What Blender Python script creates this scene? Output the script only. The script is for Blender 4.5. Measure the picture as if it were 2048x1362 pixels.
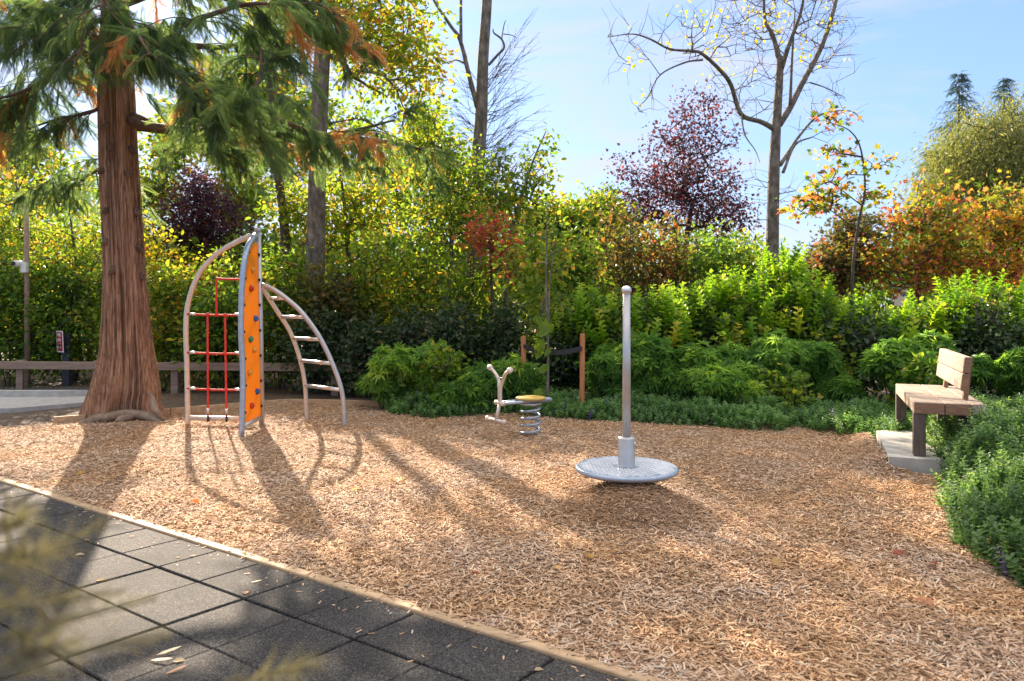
import bpy, math, random
import numpy as np
from mathutils import Vector
R = math.radians
rng = np.random.default_rng(7)
random.seed(7)
sc = bpy.context.scene
for o in list(bpy.data.objects): bpy.data.objects.remove(o)
COL = sc.collection
# ------------------------------------------------------------ camera
H = 1.45; F = 1500.0
cam = bpy.data.cameras.new('camera'); co = bpy.data.objects.new('camera', cam); COL.objects.link(co)
co.location = (0, 0, H); co.rotation_euler = (R(90), 0, 0)
cam.sensor_width = 36; cam.lens = F/2048*36; cam.shift_y = -71/2048
cam.clip_start = .05; cam.clip_end = 3000
cam.dof.use_dof = True; cam.dof.focus_distance = 6.5; cam.dof.aperture_fstop = 3.4
sc.camera = co
sc.render.resolution_x = 1024; sc.render.resolution_y = 681
# ------------------------------------------------------------ light
SUN_EL, SUN_AZ = 26.5, -24.0       # azimuth from +Y, negative to the left
w = bpy.data.worlds.new('World'); sc.world = w; w.use_nodes = True
nt = w.node_tree; nt.nodes.clear()
N = nt.nodes.new
out = N('ShaderNodeOutputWorld'); bg = N('ShaderNodeBackground'); sky = N('ShaderNodeTexSky')
sky.sky_type = 'NISHITA'; sky.sun_disc = False; sky.sun_elevation = R(SUN_EL); sky.sun_rotation = R(SUN_AZ)
sky.air_density = 1.35; sky.dust_density = .5; sky.ozone_density = 2.6
tc = N('ShaderNodeTexCoord'); mp = N('ShaderNodeMapping'); mp.inputs['Scale'].default_value = (1.0, 1.0, 4.5); mp.inputs['Rotation'].default_value = (0, R(8), 0)
nz = N('ShaderNodeTexNoise'); nz.inputs['Scale'].default_value = 2.2; nz.inputs['Detail'].default_value = 7; nz.inputs['Roughness'].default_value = .55; nz.inputs['Distortion'].default_value = .5
cr = N('ShaderNodeValToRGB'); cr.color_ramp.elements[0].position = .46; cr.color_ramp.elements[1].position = .68
cr.color_ramp.elements[0].color = (0, 0, 0, 1); cr.color_ramp.elements[1].color = (.85, .85, .85, 1)
mx = N('ShaderNodeMixRGB'); mx.inputs[2].default_value = (2.25, 2.2, 2.6, 1)
gm = N('ShaderNodeGamma'); gm.inputs[1].default_value = .6; tn_ = N('ShaderNodeMixRGB'); tn_.blend_type = 'MULTIPLY'; tn_.inputs[0].default_value = 1; tn_.inputs[2].default_value = (.62, .77, 1.12, 1)
L = nt.links.new
L(tc.outputs['Generated'], mp.inputs[0]); L(mp.outputs[0], nz.inputs['Vector']); L(nz.outputs['Fac'], cr.inputs[0])
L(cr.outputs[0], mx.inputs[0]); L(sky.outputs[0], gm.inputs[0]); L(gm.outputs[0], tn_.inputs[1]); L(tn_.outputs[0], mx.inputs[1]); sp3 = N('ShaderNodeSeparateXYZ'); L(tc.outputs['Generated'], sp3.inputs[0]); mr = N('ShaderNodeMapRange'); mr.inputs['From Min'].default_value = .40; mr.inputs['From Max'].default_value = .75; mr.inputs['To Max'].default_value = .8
mx2 = N('ShaderNodeMixRGB'); mx2.inputs[2].default_value = (5.0, 4.75, 4.5, 1); L(sp3.outputs['Z'], mr.inputs[0]); L(mr.outputs[0], mx2.inputs[0]); L(mx.outputs[0], mx2.inputs[1]); L(mx2.outputs[0], bg.inputs[0]); L(bg.outputs[0], out.inputs[0])  # bright overhead cloud layer, unseen above the view, added to raise ambient light
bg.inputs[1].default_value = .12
sd = bpy.data.lights.new('sun', 'SUN'); sd.energy = 5.0; sd.angle = R(.6); sd.color = (1, .84, .66)
so = bpy.data.objects.new('sun', sd); COL.objects.link(so)
tosun = Vector((math.sin(R(SUN_AZ))*math.cos(R(SUN_EL)), math.cos(R(SUN_AZ))*math.cos(R(SUN_EL)), math.sin(R(SUN_EL))))
so.rotation_euler = (-tosun).to_track_quat('-Z', 'Y').to_euler(); so.location = tosun*40
sc.view_settings.view_transform = 'Standard'; sc.view_settings.look = 'None'; sc.view_settings.gamma = 1
sc.view_settings.exposure = 1.72
sc.render.engine = 'CYCLES'
sc.cycles.max_bounces = 8; sc.cycles.diffuse_bounces = 3; sc.cycles.transmission_bounces = 5; sc.cycles.transparent_max_bounces = 8
# ------------------------------------------------------------ helpers
def P(px, py, D): return np.array([(px-1024)*D/F, D, H-(py-610)*D/F])
def G(px, py, z=0.):
    D = (H-z)*F/(py-610); return np.array([(px-1024)*D/F, D, z])
def nrm(a): return a/np.maximum(np.linalg.norm(a, axis=-1, keepdims=True), 1e-9)
def tag(o, label=None, cat=None, group=None, kind=None):
    if label: o['label'] = label
    if cat: o['category'] = cat
    if group: o['group'] = group
    if kind: o['kind'] = kind
    return o
def empty(name, loc, label, cat, group=None):
    o = bpy.data.objects.new(name, None); COL.objects.link(o); o.location = [float(a) for a in loc]; o.empty_display_size = .1
    o['_l'] = 1; del o['_l']
    return tag(o, label, cat, group)
class MB:
    def __init__(s): s.v = []; s.n = 0; s.f = {}; s.t = []
    def add(s, v, faces, tint=.5):
        v = np.asarray(v, float).reshape(-1, 3); s.v.append(v)
        for fa in faces:
            fa = np.asarray(fa, int)
            if fa.ndim == 1: fa = fa[None]
            s.f.setdefault(fa.shape[1], []).append(fa+s.n)
        t = np.broadcast_to(np.asarray(tint, float), (len(v),)) if np.ndim(tint) == 0 else np.asarray(tint, float)
        s.t.append(t); s.n += len(v); return s
    def build(s, name, mat, parent=None, smooth=False, origin=None):
        me = bpy.data.meshes.new(name)
        v = np.concatenate(s.v); org = np.zeros(3) if origin is None else np.asarray(origin, float)
        if parent is not None and origin is None: org = np.array(parent.get('_o', (0, 0, 0)), float)
        v = v-org
        me.vertices.add(len(v)); me.vertices.foreach_set('co', v.astype(np.float32).ravel())
        li = []; tot = []
        for k, fs in s.f.items():
            a = np.concatenate(fs); li.append(a.ravel()); tot.append(np.full(len(a), k))
        li = np.concatenate(li); tot = np.concatenate(tot)
        me.loops.add(len(li)); me.loops.foreach_set('vertex_index', li.astype(np.int32))
        me.polygons.add(len(tot)); me.polygons.foreach_set('loop_start', np.concatenate([[0], np.cumsum(tot)[:-1]]).astype(np.int32))
        me.polygons.foreach_set('loop_total', tot.astype(np.int32))
        at = me.attributes.new('tint', 'FLOAT', 'POINT'); at.data.foreach_set('value', np.concatenate(s.t).astype(np.float32))
        me.update(calc_edges=True)
        me.polygons.foreach_set('use_smooth', np.full(len(tot), bool(smooth)))
        me.materials.append(mat)
        o = bpy.data.objects.new(name, me); COL.objects.link(o)
        if parent is not None: o.parent = parent
        elif origin is not None: o.location = org
        return o
ORG = {}
def root(name, loc, label, cat, group=None):
    o = bpy.data.objects.new(name, None); COL.objects.link(o); o.empty_display_size = .1
    o.location = [float(a) for a in loc]; o['_o'] = [float(a) for a in loc]; ORG[o.name] = o
    return tag(o, label, cat, group)
def rsub(o, name, mb, mat, smooth=False):   # sub-part: parent is a mesh at its thing's origin
    c = mb.build(name, mat, None, smooth, origin=np.array(o.parent['_o'])); c.location = (0, 0, 0); c.parent = o; return c
def cat_rom(pts, n=6):
    p = np.asarray(pts, float)
    if len(p) < 3: return np.array([p[0]+(p[1]-p[0])*t for t in np.linspace(0, 1, n+1)])
    q = np.vstack([2*p[0]-p[1], p, 2*p[-1]-p[-2]]); o = []
    for i in range(len(p)-1):
        a, b, c, d = q[i:i+4]
        for t in np.arange(n)/n:
            o.append(.5*((2*b)+(-a+c)*t+(2*a-5*b+4*c-d)*t*t+(-a+3*b-3*c+d)*t**3))
    o.append(p[-1]); return np.array(o)
def tube(mb, pts, rad, n=10, tint=.5, cap=True):
    p = np.asarray(pts, float); m = len(p)
    rad = np.interp(np.linspace(0, 1, m), np.linspace(0, 1, len(np.atleast_1d(rad))), np.atleast_1d(rad))
    t = nrm(np.gradient(p, axis=0)); up = np.array([0, 0, 1.]) if abs(t[0][2]) < .9 else np.array([1., 0, 0])
    u = nrm(np.cross(t[0], up)); U = []
    for i in range(m):
        u = nrm(u-t[i]*np.dot(u, t[i])); U.append(u)
    U = np.array(U); V = np.cross(t, U); a = np.arange(n)*2*math.pi/n
    ring = p[:, None]+rad[:, None, None]*(np.cos(a)[None, :, None]*U[:, None]+np.sin(a)[None, :, None]*V[:, None])
    i = np.arange(m-1)[:, None]*n; j = np.arange(n)[None]; k = (np.arange(n)+1) % n
    q = np.stack([i+j, i+k[None], i+n+k[None], i+n+j], -1).reshape(-1, 4)
    fs = [q]
    if cap: fs += [np.arange(n)[::-1], (m-1)*n+np.arange(n)]
    mb.add(ring.reshape(-1, 3), fs, tint); return mb
def lathe(mb, c, prof, n=32, tint=.5):   # prof [(r,z)]
    pr = np.array(prof, float); a = np.arange(n)*2*math.pi/n; m = len(pr)
    v = np.stack([c[0]+pr[:, None, 0]*np.cos(a), c[1]+pr[:, None, 0]*np.sin(a), c[2]+np.repeat(pr[:, 1:], n, 1)], -1).reshape(-1, 3)
    i = np.arange(m-1)[:, None]*n; k = (np.arange(n)+1) % n
    q = np.stack([i+np.arange(n), i+k, i+n+k, i+n+np.arange(n)], -1).reshape(-1, 4)
    mb.add(v, [q, np.arange(n)[::-1], (m-1)*n+np.arange(n)], tint); return mb
def sphere(mb, c, r, n=16, tint=.5, sc_=(1, 1, 1)):
    th = np.linspace(.02, math.pi-.02, n//2+1)
    st = mb.n; lathe(mb, (0, 0, 0), [(math.sin(t)*r, -math.cos(t)*r) for t in th], n, tint)
    mb.v[-1] = mb.v[-1]*np.array(sc_)+np.asarray(c); return mb
def box(mb, c, ax, ay, az, tint=.5, bev=.004):   # centre + three half-vectors, chamfered
    c, ax, ay, az = [np.asarray(q, float) for q in (c, ax, ay, az)]
    la, lb, lc = [max(np.linalg.norm(q), 1e-6) for q in (ax, ay, az)]
    b = min(bev, la*.4, lb*.4, lc*.4); vs = []; idx = {}
    for sx in (-1, 1):
        for sy in (-1, 1):
            for sz in (-1, 1):
                for k in range(3):
                    f = [1-b/la, 1-b/lb, 1-b/lc]; f[k] = 1
                    idx[(sx, sy, sz, k)] = len(vs); vs.append(c+ax*sx*f[0]+ay*sy*f[1]+az*sz*f[2])
    q4 = []; q3 = []
    for s in (-1, 1):
        def o(l): return l if s > 0 else l[::-1]
        q4.append(o([idx[(s, -1, -1, 0)], idx[(s, 1, -1, 0)], idx[(s, 1, 1, 0)], idx[(s, -1, 1, 0)]]))
        q4.append(o([idx[(-1, s, -1, 1)], idx[(-1, s, 1, 1)], idx[(1, s, 1, 1)], idx[(1, s, -1, 1)]]))
        q4.append(o([idx[(-1, -1, s, 2)], idx[(1, -1, s, 2)], idx[(1, 1, s, 2)], idx[(-1, 1, s, 2)]]))
        for t in (-1, 1):
            q4.append([idx[(s, t, -1, 0)], idx[(s, t, 1, 0)], idx[(s, t, 1, 1)], idx[(s, t, -1, 1)]])
            q4.append([idx[(s, -1, t, 0)], idx[(s, 1, t, 0)], idx[(s, 1, t, 2)], idx[(s, -1, t, 2)]])
            q4.append([idx[(-1, s, t, 1)], idx[(1, s, t, 1)], idx[(1, s, t, 2)], idx[(-1, s, t, 2)]])
            for z in (-1, 1): q3.append([idx[(s, t, z, 0)], idx[(s, t, z, 1)], idx[(s, t, z, 2)]])
    mb.add(vs, [np.array(q4), np.array(sorted(set(map(tuple, q3))))], tint); return mb
def inst(mb, T, pos, d, n, s, tint, wid=None):
    """copies of template T=(verts, faces, tint offsets): y along d, z along n"""
    tv, tf, tt = T; pos = np.asarray(pos); d = nrm(np.asarray(d)); n = np.asarray(n)
    x = nrm(np.cross(d, n)); z = np.cross(x, d); K = len(pos); V = len(tv)
    s = np.broadcast_to(np.asarray(s, float), (K,)); wd = s if wid is None else np.broadcast_to(np.asarray(wid, float), (K,))
    v = pos[:, None]+tv[None, :, 0, None]*x[:, None]*wd[:, None, None]+tv[None, :, 1, None]*d[:, None]*s[:, None, None]+tv[None, :, 2, None]*z[:, None]*s[:, None, None]
    off = (np.arange(K)*V)[:, None, None]
    fs = [(f[None]+off).reshape(-1, f.shape[1]) for f in tf]
    t = np.clip(np.asarray(tint)[:, None]+tt[None], 0, 1)
    mb.add(v.reshape(-1, 3), fs, t.ravel()); return mb
def tmpl(v, f4=None, f3=None, t=None):
    v = np.array(v, float); fs = []
    if f4: fs.append(np.array(f4))
    if f3: fs.append(np.array(f3))
    return v, fs, (np.zeros(len(v)) if t is None else np.array(t, float))
LEAF = tmpl([(0, 0, 0), (.3, .3, .09), (.26, .68, .05), (0, 1, -.12), (-.26, .68, .05), (-.3, .3, .09)], f4=[(0, 1, 2, 3), (0, 3, 4, 5)])
DIA = tmpl([(0, 0, 0), (.34, .45, .1), (0, 1, -.08), (-.34, .45, .1)], f3=[(0, 1, 2), (0, 2, 3)])
BLADE = tmpl([(0, 0, 0), (.1, .4, .03), (0, 1, -.18), (-.1, .4, .03)], f3=[(0, 1, 2), (0, 2, 3)])
mv = [(0, 0, 0), (.22, .12, .03), (.5, .1, -.04), (.32, .34, .05), (.52, .62, -.05), (.22, .6, .05), (0, 1, -.08), (-.22, .6, .05), (-.52, .62, -.05), (-.32, .34, .05), (-.5, .1, -.04), (-.22, .12, .03)]
MAPLE = tmpl(mv+[(0, .38, 0)], f3=[(12, i, (i+1) % 12) for i in range(12)])
def compound(parts):   # parts: list of (template, pos, d, n, s, tint)
    m = MB()
    for T, p, d, n, s, t in parts: inst(m, T, np.array([p]), np.array([d]), np.array([n]), s, np.array([t]))
    v = np.concatenate(m.v); t = np.concatenate(m.t)
    return v, [np.concatenate(f) for f in m.f.values()], t
def rnd(n, s=1.): return rng.normal(size=(n, 3))*s
def rndu(n): return nrm(rng.normal(size=(n, 3)))
# ------------------------------------------------------------ materials
def mat(name):
    m = bpy.data.materials.new(name); m.use_nodes = True; nt = m.node_tree; b = nt.nodes['Principled BSDF']; return m, nt, b
def ramp(nt, cols):
    r = nt.nodes.new('ShaderNodeValToRGB'); e = r.color_ramp.elements
    while len(e) < len(cols): e.new(.5)
    for i, (p, c) in enumerate(cols): e[i].position = p; e[i].color = (*c, 1)
    return r
def leafmat(name, cols, trans=.5, rough=.5, spec=.35, tboost=1.7):
    m, nt, b = mat(name); at = nt.nodes.new('ShaderNodeAttribute'); at.attribute_name = 'tint'
    r = ramp(nt, cols); nt.links.new(at.outputs['Fac'], r.inputs[0]); nt.links.new(r.outputs[0], b.inputs['Base Color'])
    b.inputs['Roughness'].default_value = rough; b.inputs['Specular IOR Level'].default_value = spec
    t = nt.nodes.new('ShaderNodeBsdfTranslucent'); x = nt.nodes.new('ShaderNodeMixShader')
    mu = nt.nodes.new('ShaderNodeMixRGB'); mu.blend_type = 'MULTIPLY'; mu.inputs[0].default_value = 1
    mu.inputs[2].default_value = (tboost*1.1, tboost*1.08, tboost*.6, 1)
    nt.links.new(r.outputs[0], mu.inputs[1]); nt.links.new(mu.outputs[0], t.inputs[0])
    x.inputs[0].default_value = trans; nt.links.new(b.outputs[0], x.inputs[1]); nt.links.new(t.outputs[0], x.inputs[2])
    nt.links.new(x.outputs[0], nt.nodes['Material Output'].inputs[0]); return m
def noisemat(name, cols, scale=8, detail=6, rough=.8, bump=0, stretch=(1, 1, 1), metal=0, bscale=None, bdist=.01, spec=.5, dist=0):
    m, nt, b = mat(name); tc = nt.nodes.new('ShaderNodeTexCoord'); mp = nt.nodes.new('ShaderNodeMapping'); mp.inputs['Scale'].default_value = stretch
    n = nt.nodes.new('ShaderNodeTexNoise'); n.inputs['Scale'].default_value = scale; n.inputs['Detail'].default_value = detail; n.inputs['Roughness'].default_value = .6; n.inputs['Distortion'].default_value = dist
    r = ramp(nt, cols); nt.links.new(tc.outputs['Object'], mp.inputs[0]); nt.links.new(mp.outputs[0], n.inputs['Vector']); nt.links.new(n.outputs['Fac'], r.inputs[0]); nt.links.new(r.outputs[0], b.inputs['Base Color'])
    b.inputs['Roughness'].default_value = rough; b.inputs['Metallic'].default_value = metal; b.inputs['Specular IOR Level'].default_value = spec
    if bump:
        n2 = nt.nodes.new('ShaderNodeTexNoise'); n2.inputs['Scale'].default_value = bscale or scale*3; n2.inputs['Detail'].default_value = 8
        nt.links.new(mp.outputs[0], n2.inputs['Vector']); bp = nt.nodes.new('ShaderNodeBump'); bp.inputs['Strength'].default_value = bump; bp.inputs['Distance'].default_value = bdist
        nt.links.new(n2.outputs['Fac'], bp.inputs['Height']); nt.links.new(bp.outputs[0], b.inputs['Normal'])
    return m
def two(c, k=.75, lo=.35, hi=.7): return [(lo, tuple(q*k for q in c)), (hi, c)]
M = {}
M['soil'] = noisemat('soil', [(.3, (.045, .028, .016)), (.5, (.11, .07, .04)), (.7, (.22, .14, .08))], 14, bump=.8, bscale=60, bdist=.03)
M['chipbase'] = noisemat('chip_base', [(.3, (.16, .085, .04)), (.5, (.32, .19, .10)), (.7, (.50, .33, .19))], 55, bump=1, bscale=110, bdist=.02)
m, nt, b = mat('wood_chip'); at = nt.nodes.new('ShaderNodeAttribute'); at.attribute_name = 'tint'
r = ramp(nt, [(0, (.12, .065, .03)), (.22, (.34, .205, .11)), (.5, (.62, .41, .255)), (.72, (.80, .60, .41)), (.88, (.55, .47, .38)), (1, (.88, .77, .58))])
# fresh, more orange patches of the chips' own colour
tcn = nt.nodes.new('ShaderNodeTexCoord'); n1 = nt.nodes.new('ShaderNodeTexNoise'); n1.inputs['Scale'].default_value = 1.3; n1.inputs['Detail'].default_value = 4
r1 = ramp(nt, [(.38, (1, .98, .97)), (.62, (1.0, .86, .66))]); mu = nt.nodes.new('ShaderNodeMixRGB'); mu.blend_type = 'MULTIPLY'; mu.inputs[0].default_value = 1
for a, c in ((at.outputs['Fac'], r.inputs[0]), (tcn.outputs['Object'], n1.inputs['Vector']), (n1.outputs['Fac'], r1.inputs[0]), (r.outputs[0], mu.inputs[1]), (r1.outputs[0], mu.inputs[2]), (mu.outputs[0], b.inputs['Base Color'])): nt.links.new(a, c)
b.inputs['Roughness'].default_value = .8; b.inputs['Specular IOR Level'].default_value = .3; M['chip'] = m
# rubber: granulate
m, nt, b = mat('rubber'); tcn = nt.nodes.new('ShaderNodeTexCoord'); vo = nt.nodes.new('ShaderNodeTexVoronoi'); vo.inputs['Scale'].default_value = 230
rr = ramp(nt, [(.0, (.023, .021, .019)), (.45, (.060, .054, .049)), (.8, (.110, .10, .09)), (1, (.25, .225, .195))])
n1 = nt.nodes.new('ShaderNodeTexNoise'); n1.inputs['Scale'].default_value = 2.3; n1.inputs['Detail'].default_value = 6; r1 = ramp(nt, [(.35, (.52, .52, .53)), (.65, (.84, .83, .83))])
mu = nt.nodes.new('ShaderNodeMixRGB'); mu.blend_type = 'MULTIPLY'; mu.inputs[0].default_value = 1; sx = nt.nodes.new('ShaderNodeSeparateColor')
bp = nt.nodes.new('ShaderNodeBump'); bp.inputs['Strength'].default_value = .7; bp.inputs['Distance'].default_value = .004
for a, c in ((tcn.outputs['Object'], vo.inputs['Vector']), (tcn.outputs['Object'], n1.inputs['Vector']), (vo.outputs['Color'], sx.inputs[0]), (sx.outputs[0], rr.inputs[0]), (n1.outputs['Fac'], r1.inputs[0]), (rr.outputs[0], mu.inputs[1]), (r1.outputs[0], mu.inputs[2]), (mu.outputs[0], b.inputs['Base Color']), (sx.outputs[1], bp.inputs['Height']), (bp.outputs[0], b.inputs['Normal'])): nt.links.new(a, c)
b.inputs['Roughness'].default_value = .85; b.inputs['Specular IOR Level'].default_value = .25; M['rubber'] = m
M['dark'] = noisemat('dark_gap', two((.012, .012, .012)), 10)
M['edgewood'] = noisemat('edging_wood', [(.3, (.36, .22, .11)), (.7, (.60, .41, .23))], 3, rough=.7, bump=.4, stretch=(1, 9, 9), bscale=16, bdist=.004)
M['fencewood'] = noisemat('fence_wood', [(.3, (.19, .125, .09)), (.7, (.33, .235, .175))], 3, rough=.8, bump=.4, stretch=(1, 8, 8), bscale=12, bdist=.004)
M['stake'] = noisemat('stake_wood', [(.3, (.35, .13, .045)), (.7, (.55, .24, .09))], 4, stretch=(8, 8, 1), rough=.7, bump=.3)
M['benchtop'] = noisemat('bench_wood', [(.3, (.25, .185, .135)), (.55, (.37, .285, .215)), (.75, (.46, .37, .29))], 2.2, rough=.75, bump=.5, stretch=(14, 2, 14), bscale=12, bdist=.003)
M['benchred'] = noisemat('bench_end_wood', [(.3, (.17, .09, .05)), (.7, (.32, .18, .10))], 4, rough=.7, bump=.4, stretch=(3, 3, 14), bscale=14, bdist=.003)
M['steel'] = noisemat('galvanised_steel', [(.35, (.47, .45, .43)), (.65, (.56, .54, .51))], 9, rough=.38, metal=.55, bump=.08, bdist=.002)
M['satin'] = noisemat('satin_steel', [(.35, (.60, .52, .43)), (.65, (.72, .63, .53))], 18, rough=.42, metal=.45)
M['bright'] = noisemat('bright_steel', two((.75, .74, .72), .85), 20, rough=.3, metal=.8)
M['bluesteel'] = noisemat('blue_grey_steel', [(.35, (.32, .38, .45)), (.65, (.42, .48, .56))], 20, rough=.36, metal=.5)
M['black'] = noisemat('black_plastic', two((.02, .02, .022)), 10, rough=.5)
M['navy'] = noisemat('dark_blue_post', two((.03, .035, .055)), 10, rough=.5)
M['concrete'] = noisemat('concrete', [(.3, (.36, .34, .31)), (.7, (.50, .48, .44))], 9, rough=.9, bump=.3, bscale=90, bdist=.004)
M['asphalt'] = noisemat('asphalt', [(.3, (.045, .046, .052)), (.7, (.085, .085, .095))], 30, rough=.9, bump=.4, bscale=200, bdist=.004)
M['rope'] = noisemat('red_rope', [(.35, (.50, .025, .02)), (.65, (.72, .06, .04))], 60, rough=.7, bump=.5, bscale=220, bdist=.003)
M['white'] = noisemat('white_paint', two((.75, .75, .74), .9), 10, rough=.5)
M['signred'] = noisemat('sign_red', two((.42, .015, .03), .9), 10, rough=.4)
M['yellow'] = noisemat('yellow_plastic', two((.50, .33, .05), .85), 12, rough=.45)
M['holdblue'] = noisemat('blue_plastic', two((.02, .12, .42), .85), 12, rough=.45)
M['holdgreen'] = noisemat('green_plastic', two((.03, .25, .12), .85), 12, rough=.45)
M['holdred'] = noisemat('red_plastic', two((.55, .05, .02), .85), 12, rough=.45)
M['holdyel'] = noisemat('amber_plastic', two((.8, .35, .03), .85), 12, rough=.45)
def transl(m, c, f):
    nt = m.node_tree; b = nt.nodes['Principled BSDF']; t = nt.nodes.new('ShaderNodeBsdfTranslucent'); t.inputs[0].default_value = (*c, 1); x = nt.nodes.new('ShaderNodeMixShader'); x.inputs[0].default_value = f
    nt.links.new(b.outputs[0], x.inputs[1]); nt.links.new(t.outputs[0], x.inputs[2]); nt.links.new(x.outputs[0], nt.nodes['Material Output'].inputs[0]); return m
M['panel'] = transl(noisemat('orange_panel', [(.3, (.78, .34, .02)), (.7, (.85, .41, .035))], 5, rough=.4), (.95, .42, .03), .45)
M['bark_alder'] = noisemat('grey_bark', [(.3, (.06, .05, .04)), (.5, (.15, .125, .10)), (.7, (.29, .26, .22))], 7, rough=.9, bump=.8, stretch=(2, 2, .8), bscale=20, bdist=.03)
M['bark_dark'] = noisemat('dark_bark', [(.35, (.05, .038, .028)), (.7, (.13, .10, .075))], 9, rough=.9, bump=.6, stretch=(2, 2, .6), bdist=.02)
M['bark_red'] = noisemat('red_brown_bark', [(.3, (.15, .065, .035)), (.45, (.36, .185, .105)), (.58, (.49, .285, .17)), (.75, (.60, .41, .28))], 9, rough=.95, bump=1, stretch=(6, 6, .45), bscale=15, bdist=.035, dist=.3, detail=9)
M['limb'] = noisemat('cedar_limb_bark', [(.35, (.07, .04, .025)), (.7, (.20, .12, .075))], 9, rough=.9, bump=.5)
M['shell'] = noisemat('pale_root_bark', [(.3, (.17, .11, .07)), (.7, (.36, .27, .19))], 9, rough=.9, bump=.7)
YG = [(0, (.03, .065, .01)), (.35, (.085, .16, .02)), (.7, (.19, .27, .03)), (.88, (.34, .34, .04)), (1, (.5, .28, .05))]
M['l_yg'] = leafmat('yellow_green_leaf', YG, .55)
M['l_green'] = leafmat('green_leaf', [(0, (.025, .06, .012)), (.5, (.08, .16, .025)), (.85, (.18, .27, .03)), (1, (.38, .33, .05))], .5)
M['l_gold'] = leafmat('gold_leaf', [(0, (.10, .13, .012)), (.4, (.26, .27, .02)), (.7, (.5, .38, .03)), (.9, (.62, .27, .03)), (1, (.55, .12, .03))], .58)
M['l_dark'] = leafmat('dark_glossy_leaf', [(0, (.014, .03, .012)), (.6, (.04, .08, .03)), (.9, (.09, .13, .045)), (1, (.20, .16, .06))], .3, rough=.35, spec=.45)
M['l_shoot'] = leafmat('bright_shoot_leaf', [(0, (.05, .13, .012)), (.5, (.17, .32, .02)), (.85, (.34, .46, .03)), (1, (.5, .42, .04))], .5, rough=.35, spec=.5)
M['l_purple'] = leafmat('purple_leaf', [(0, (.025, .012, .03)), (.45, (.06, .025, .05)), (.75, (.13, .035, .05)), (1, (.28, .05, .045))], .35)
M['l_orange'] = leafmat('orange_maple_leaf', [(0, (.06, .11, .02)), (.3, (.20, .24, .03)), (.5, (.42, .30, .04)), (.68, (.50, .22, .05)), (.85, (.50, .15, .09)), (1, (.20, .04, .06))], .55)
M['l_redmaple'] = leafmat('red_maple_leaf', [(0, (.10, .14, .02)), (.35, (.22, .18, .03)), (.6, (.40, .12, .05)), (1, (.40, .05, .07))], .55)
M['l_brown'] = leafmat('olive_brown_leaf', [(0, (.05, .06, .02)), (.5, (.12, .12, .035)), (.8, (.24, .16, .05)), (1, (.34, .10, .05))], .4)
M['l_choisya'] = leafmat('fine_green_leaf', [(0, (.03, .09, .018)), (.5, (.11, .23, .045)), (.85, (.25, .40, .07)), (1, (.44, .54, .10))], .5, rough=.4)
M['l_mint'] = leafmat('grey_green_leaf', [(0, (.045, .10, .035)), (.5, (.13, .25, .085)), (.85, (.25, .40, .13)), (.97, (.22, .30, .14)), (1, (.20, .15, .36))], .42)
M['l_mint2'] = leafmat('light_mint_leaf', [(0, (.035, .08, .028)), (.5, (.10, .19, .07)), (.85, (.20, .31, .11)), (.95, (.32, .40, .20)), (1, (.24, .18, .42))], .45)
M['l_willow'] = leafmat('willow_leaf', [(0, (.07, .085, .03)), (.5, (.17, .19, .06)), (.85, (.28, .29, .09)), (1, (.42, .36, .12))], .45)
M['l_conifer'] = leafmat('blue_green_needle', [(0, (.022, .05, .035)), (.6, (.05, .10, .07)), (1, (.10, .16, .09))], .25)
M['l_cedar'] = leafmat('cedar_spray', [(0, (.055, .10, .06)), (.35, (.13, .21, .095)), (.65, (.25, .33, .12)), (.82, (.42, .40, .16)), (.9, (.48, .22, .10)), (1, (.58, .30, .15))], .5, rough=.5)
M['l_grass'] = leafmat('dry_grass', [(0, (.08, .07, .045)), (.6, (.16, .145, .085)), (1, (.28, .24, .15))], .4)
M['l_dry'] = leafmat('dry_leaf', [(0, (.30, .05, .02)), (.35, (.45, .22, .10)), (.6, (.62, .48, .30)), (.85, (.55, .30, .05)), (1, (.8, .42, .03))], .3)
M['legwood'] = noisemat('dark_leg_wood', [(.35, (.075, .055, .042)), (.7, (.15, .115, .09))], 4, rough=.7, bump=.4, stretch=(8, 8, 1.5), bscale=14, bdist=.003)
# ------------------------------------------------------------ ground
EA = G(0, 960); EB = G(1290, 1362); U = nrm(EB-EA); W = np.array([U[1], -U[0], 0.])   # W towards the camera side
W = -np.array([-U[1], U[0], 0.])
def E(a, b, z=0.): return EA+U*a+W*b+np.array([0, 0, z])
def hnoise(x, y): return .012*np.sin(x*2.1+y*1.3)+.010*np.sin(x*-1.2+y*3.1+1)+.006*np.sin(x*5.3-y*4.1)
SP = np.array([.84, 5.5]); slabn = np.array([3.28, 6.53]); bu = np.array([.376, .926])
def gz(x, y):
    z = hnoise(x, y); r = np.hypot(x-SP[0], (y-SP[1])); z = z+.20*np.exp(-(np.hypot(x-SP[0], y-SP[1]+.22)/.36)**2)-.03*np.exp(-((r-.85)/.25)**2)
    ex = slabn[0]+bu[0]*np.clip(((x-slabn[0])*bu[0]+(y-slabn[1])*bu[1]), .12, 1.6); ey = slabn[1]+bu[1]*np.clip(((x-slabn[0])*bu[0]+(y-slabn[1])*bu[1]), .12, 1.6); z = z+.10*np.exp(-(np.hypot(x-ex, y-ey)/.20)**2)
    dd = (x-EA[0])*W[0]+(y-EA[1])*W[1]                      # distance from edging (negative on chip side)
    return z*np.clip(-dd/.3, 0, 1)+.012*np.clip(-dd/.2, 0, 1)-.0
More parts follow.
